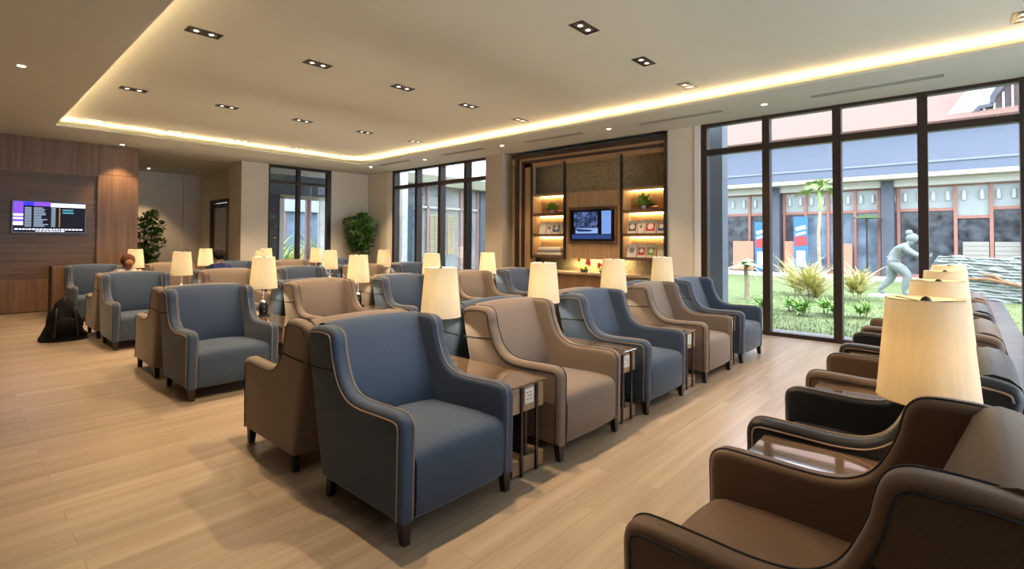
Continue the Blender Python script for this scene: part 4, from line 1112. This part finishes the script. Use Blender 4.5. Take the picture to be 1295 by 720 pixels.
lows = [(-3.2, 11.8), (-2.85, 12.4), (-2.55, 11.9), (-2.2, 12.5), (-3.5, 12.6), (-1.95, 12.1), (-1.55, 12.4)]
for k, (x, y) in enumerate(lows):
    shrub((x, y, 0), f'low leafy green plant in the bed outside the window, {cn[k] if k < 5 else ["sixth", "seventh"][k-5]} of the clump', M['leaf2'], 84, .14, .36, .028, 20+k, .2, 'low_plant', .5, .08, 'plant', 'low plants outside the garden window')
# scattered grass blades: nobody could count them
m = MB(); rnd = random.Random(9)
for k in range(9000):
    x, y = rnd.uniform(-4.5, 4), 9.65+7.5*rnd.random()**1.6; h = rnd.uniform(.03, .075); a = rnd.uniform(0, PI); dx, dy = math.cos(a)*.006, math.sin(a)*.006
    m.bm.faces.new([m.bm.verts.new((x-dx, y-dy, -.03)), m.bm.verts.new((x+dx, y+dy, -.03)), m.bm.verts.new((x+rnd.uniform(-.02, .02), y+rnd.uniform(-.02, .02), -.03+h))])
tag(m.obj('grass', M['blade']), 'short green grass blades covering the lawn near the window', 'grass', kind='stuff')

# ------------------------------------------------------------------ west wing seen through window 2
wb = empty('side_wing_building', (-17.4, 14.5, 0), label='pale side building with glazed front seen through the far window', cat='building')
def wbx(name, c0, c1, mt, par=None):
    m = MB(); m.box((c0[0]+17.4, c0[1]-14.5, c0[2]), (c1[0]+17.4, c1[1]-14.5, c1[2])); return m.obj(name, mt, par or wb)
wbx('wall', (-17.6, 10.2, 0), (-17.0, 12.95, 3.75), M['extgrey'])
wbx('wall', (-17.6, 16.75, 0), (-17.0, 19.0, 3.85), M['extgrey'])
wbx('eave', (-17.6, 9.6, 3.82), (-16.6, 19.5, 4.25), mat('green_cream_eave', (.25, .26, .19), .7, noise=.05))
wbx('side_door', (-17.01, 12.4, 0), (-16.97, 12.85, 2.95), mat('teal_door', (.05, .09, .11), .4, noise=.2))
wbx('glazing', (-17.3, 12.95, 0), (-17.25, 16.75, 3.85), mat('pale_glazing', (.30, .34, .33), .12, noise=.25, nscale=1.5))
for y in (12.98, 13.72, 14.65, 15.65, 16.72): wbx('glazing_post', (-17.25, y-.05, 0), (-17.12, y+.05, 3.8), mat('pinkish_frame', (.42, .27, .24), .5))
wbx('glazing_rail', (-17.25, 12.95, 2.88), (-17.12, 16.75, 2.96), mat('pale_rail', (.6, .58, .55), .5))
for i, y in enumerate((13.25, 14.0, 14.25, 15.0, 15.2, 16.1)):
    m = MB()
    for k in range(16): m.box((.14, y-.11-14.5, .9+k*.11), (.2, y+.11-14.5, .97+k*.11))
    m.obj('lattice_strip', mat('tan_lattice%d' % i, (.50, .44, .26), .6, noise=.1), wb)
m = MB(); m.box((-13.30, 9.4, -.03), (-13.0, 9.6, 4.2)); tag(m.obj('white_garden_pillar', M['white']), 'white rectangular pillar just outside the far window', 'pillar')
# porch and court seen through window 1
pc = empty('porch', (-15.3, 6.9, 0), label='covered porch with dark soffit and white framed glazing outside the end window', cat='porch')
def pb(name, c0, c1, mt, par=None):
    m = MB(); m.box((c0[0]+15.3, c0[1]-6.9, c0[2]), (c1[0]+15.3, c1[1]-6.9, c1[2])); return m.obj(name, mt, par or pc)
pb('porch_roof', (-16.3, 5.75, 3.62), (-14.35, 10.5, 3.75), M['fascia'])
pb('porch_beam', (-16.15, 5.75, 2.92), (-16.0, 10.5, 3.62), M['extgrey'])
pb('grey_wall', (-16.15, 5.75, 0), (-16.0, 6.92, 2.92), M['extcol'])
pb('white_frame', (-16.12, 6.92, 0), (-15.98, 7.06, 2.85), M['white'])
pb('white_frame', (-16.12, 6.92, 2.80), (-15.98, 8.5, 2.92), M['cream'])
pb('white_frame', (-16.12, 8.26, 0), (-15.98, 8.42, 2.80), M['white'])
pb('timber_post', (-16.12, 7.80, 0), (-15.98, 7.94, 2.80), M['redwood'])
pb('glazing', (-16.06, 7.06, 0), (-16.05, 8.26, 2.80), M['glass'])
cb = empty('courtyard_building', (-27, 12, 0), label='distant two-tone building with red-brown posts beyond the end window', cat='building')
m = MB(); m.box((-.3, -6, 0), (.3, 8, 3.2)); m.obj('wall', M['shopglass'], cb)
m = MB(); m.box((-.5, -6, 3.0), (.5, 8, 5.2)); m.obj('upper_wall', M['transomglass'], cb)
for k in range(10): m = MB(); m.box((.3, -6+k*1.4, 0), (.45, -5.8+k*1.4, 3.4)); m.obj('post', M['redwood'], cb)
for k, (x, y) in enumerate(((-19.5, 8.3), (-21.2, 9.8), (-23, 11.8), (-18.6, 10.2))):
    shrub((x, y, 0), f'{["green", "yellow-green", "tall green", "low yellow"][k]} garden shrub seen through the end window', [M['leaf2'], M['yleaf'], M['palm'], M['yleaf']][k], 140, .5, [2.0, 1.7, 2.6, 1.5][k], .05, 40+k, .3, 'garden_shrub')

# ------------------------------------------------------------------ light and camera
wd = bpy.data.worlds.new('World'); S.world = wd; wd.use_nodes = True
bgn = wd.node_tree.nodes['Background']; bgn.inputs[0].default_value = (.82, .90, 1.0, 1); bgn.inputs[1].default_value = 6.1
sl = bpy.data.lights.new('sun', 'SUN'); sl.energy = 1.0; sl.angle = R(25); sl.color = (1, .96, .9)
so = bpy.data.objects.new('sun', sl); COL.objects.link(so); so.rotation_euler = (R(38), R(20), 0)

cam = bpy.data.cameras.new('camera'); co = bpy.data.objects.new('camera', cam); COL.objects.link(co); S.camera = co
f_, cx0, cy0, pi_, ro_, ya_ = 638.6, 647.5, 290.9, R(1.23), R(.28), R(41.86)
cam.sensor_width = 36; cam.lens = f_/1295*36; cam.sensor_fit = 'HORIZONTAL'
cam.shift_x = (647.5-cx0)/1295; cam.shift_y = (cy0-360)/1295
cam.clip_start = .05; cam.clip_end = 300
co.location = (0, 0, 1.5)
co.matrix_world = Matrix.Translation((0, 0, 1.5)) @ Matrix.Rotation(ya_, 4, 'Z') @ Matrix.Rotation(PI/2+pi_, 4, 'X') @ Matrix.Rotation(ro_, 4, 'Z')
vs = S.view_settings; vs.view_transform = 'Standard'; vs.look = 'None'; vs.gamma = 1; vs.exposure = .36; vs.use_curve_mapping = False
S.cycles.use_denoising = True
S.cycles.max_bounces = 8; S.cycles.transparent_max_bounces = 12; S.cycles.sample_clamp_indirect = 6
S.cycles.caustics_reflective = False; S.cycles.caustics_refractive = False
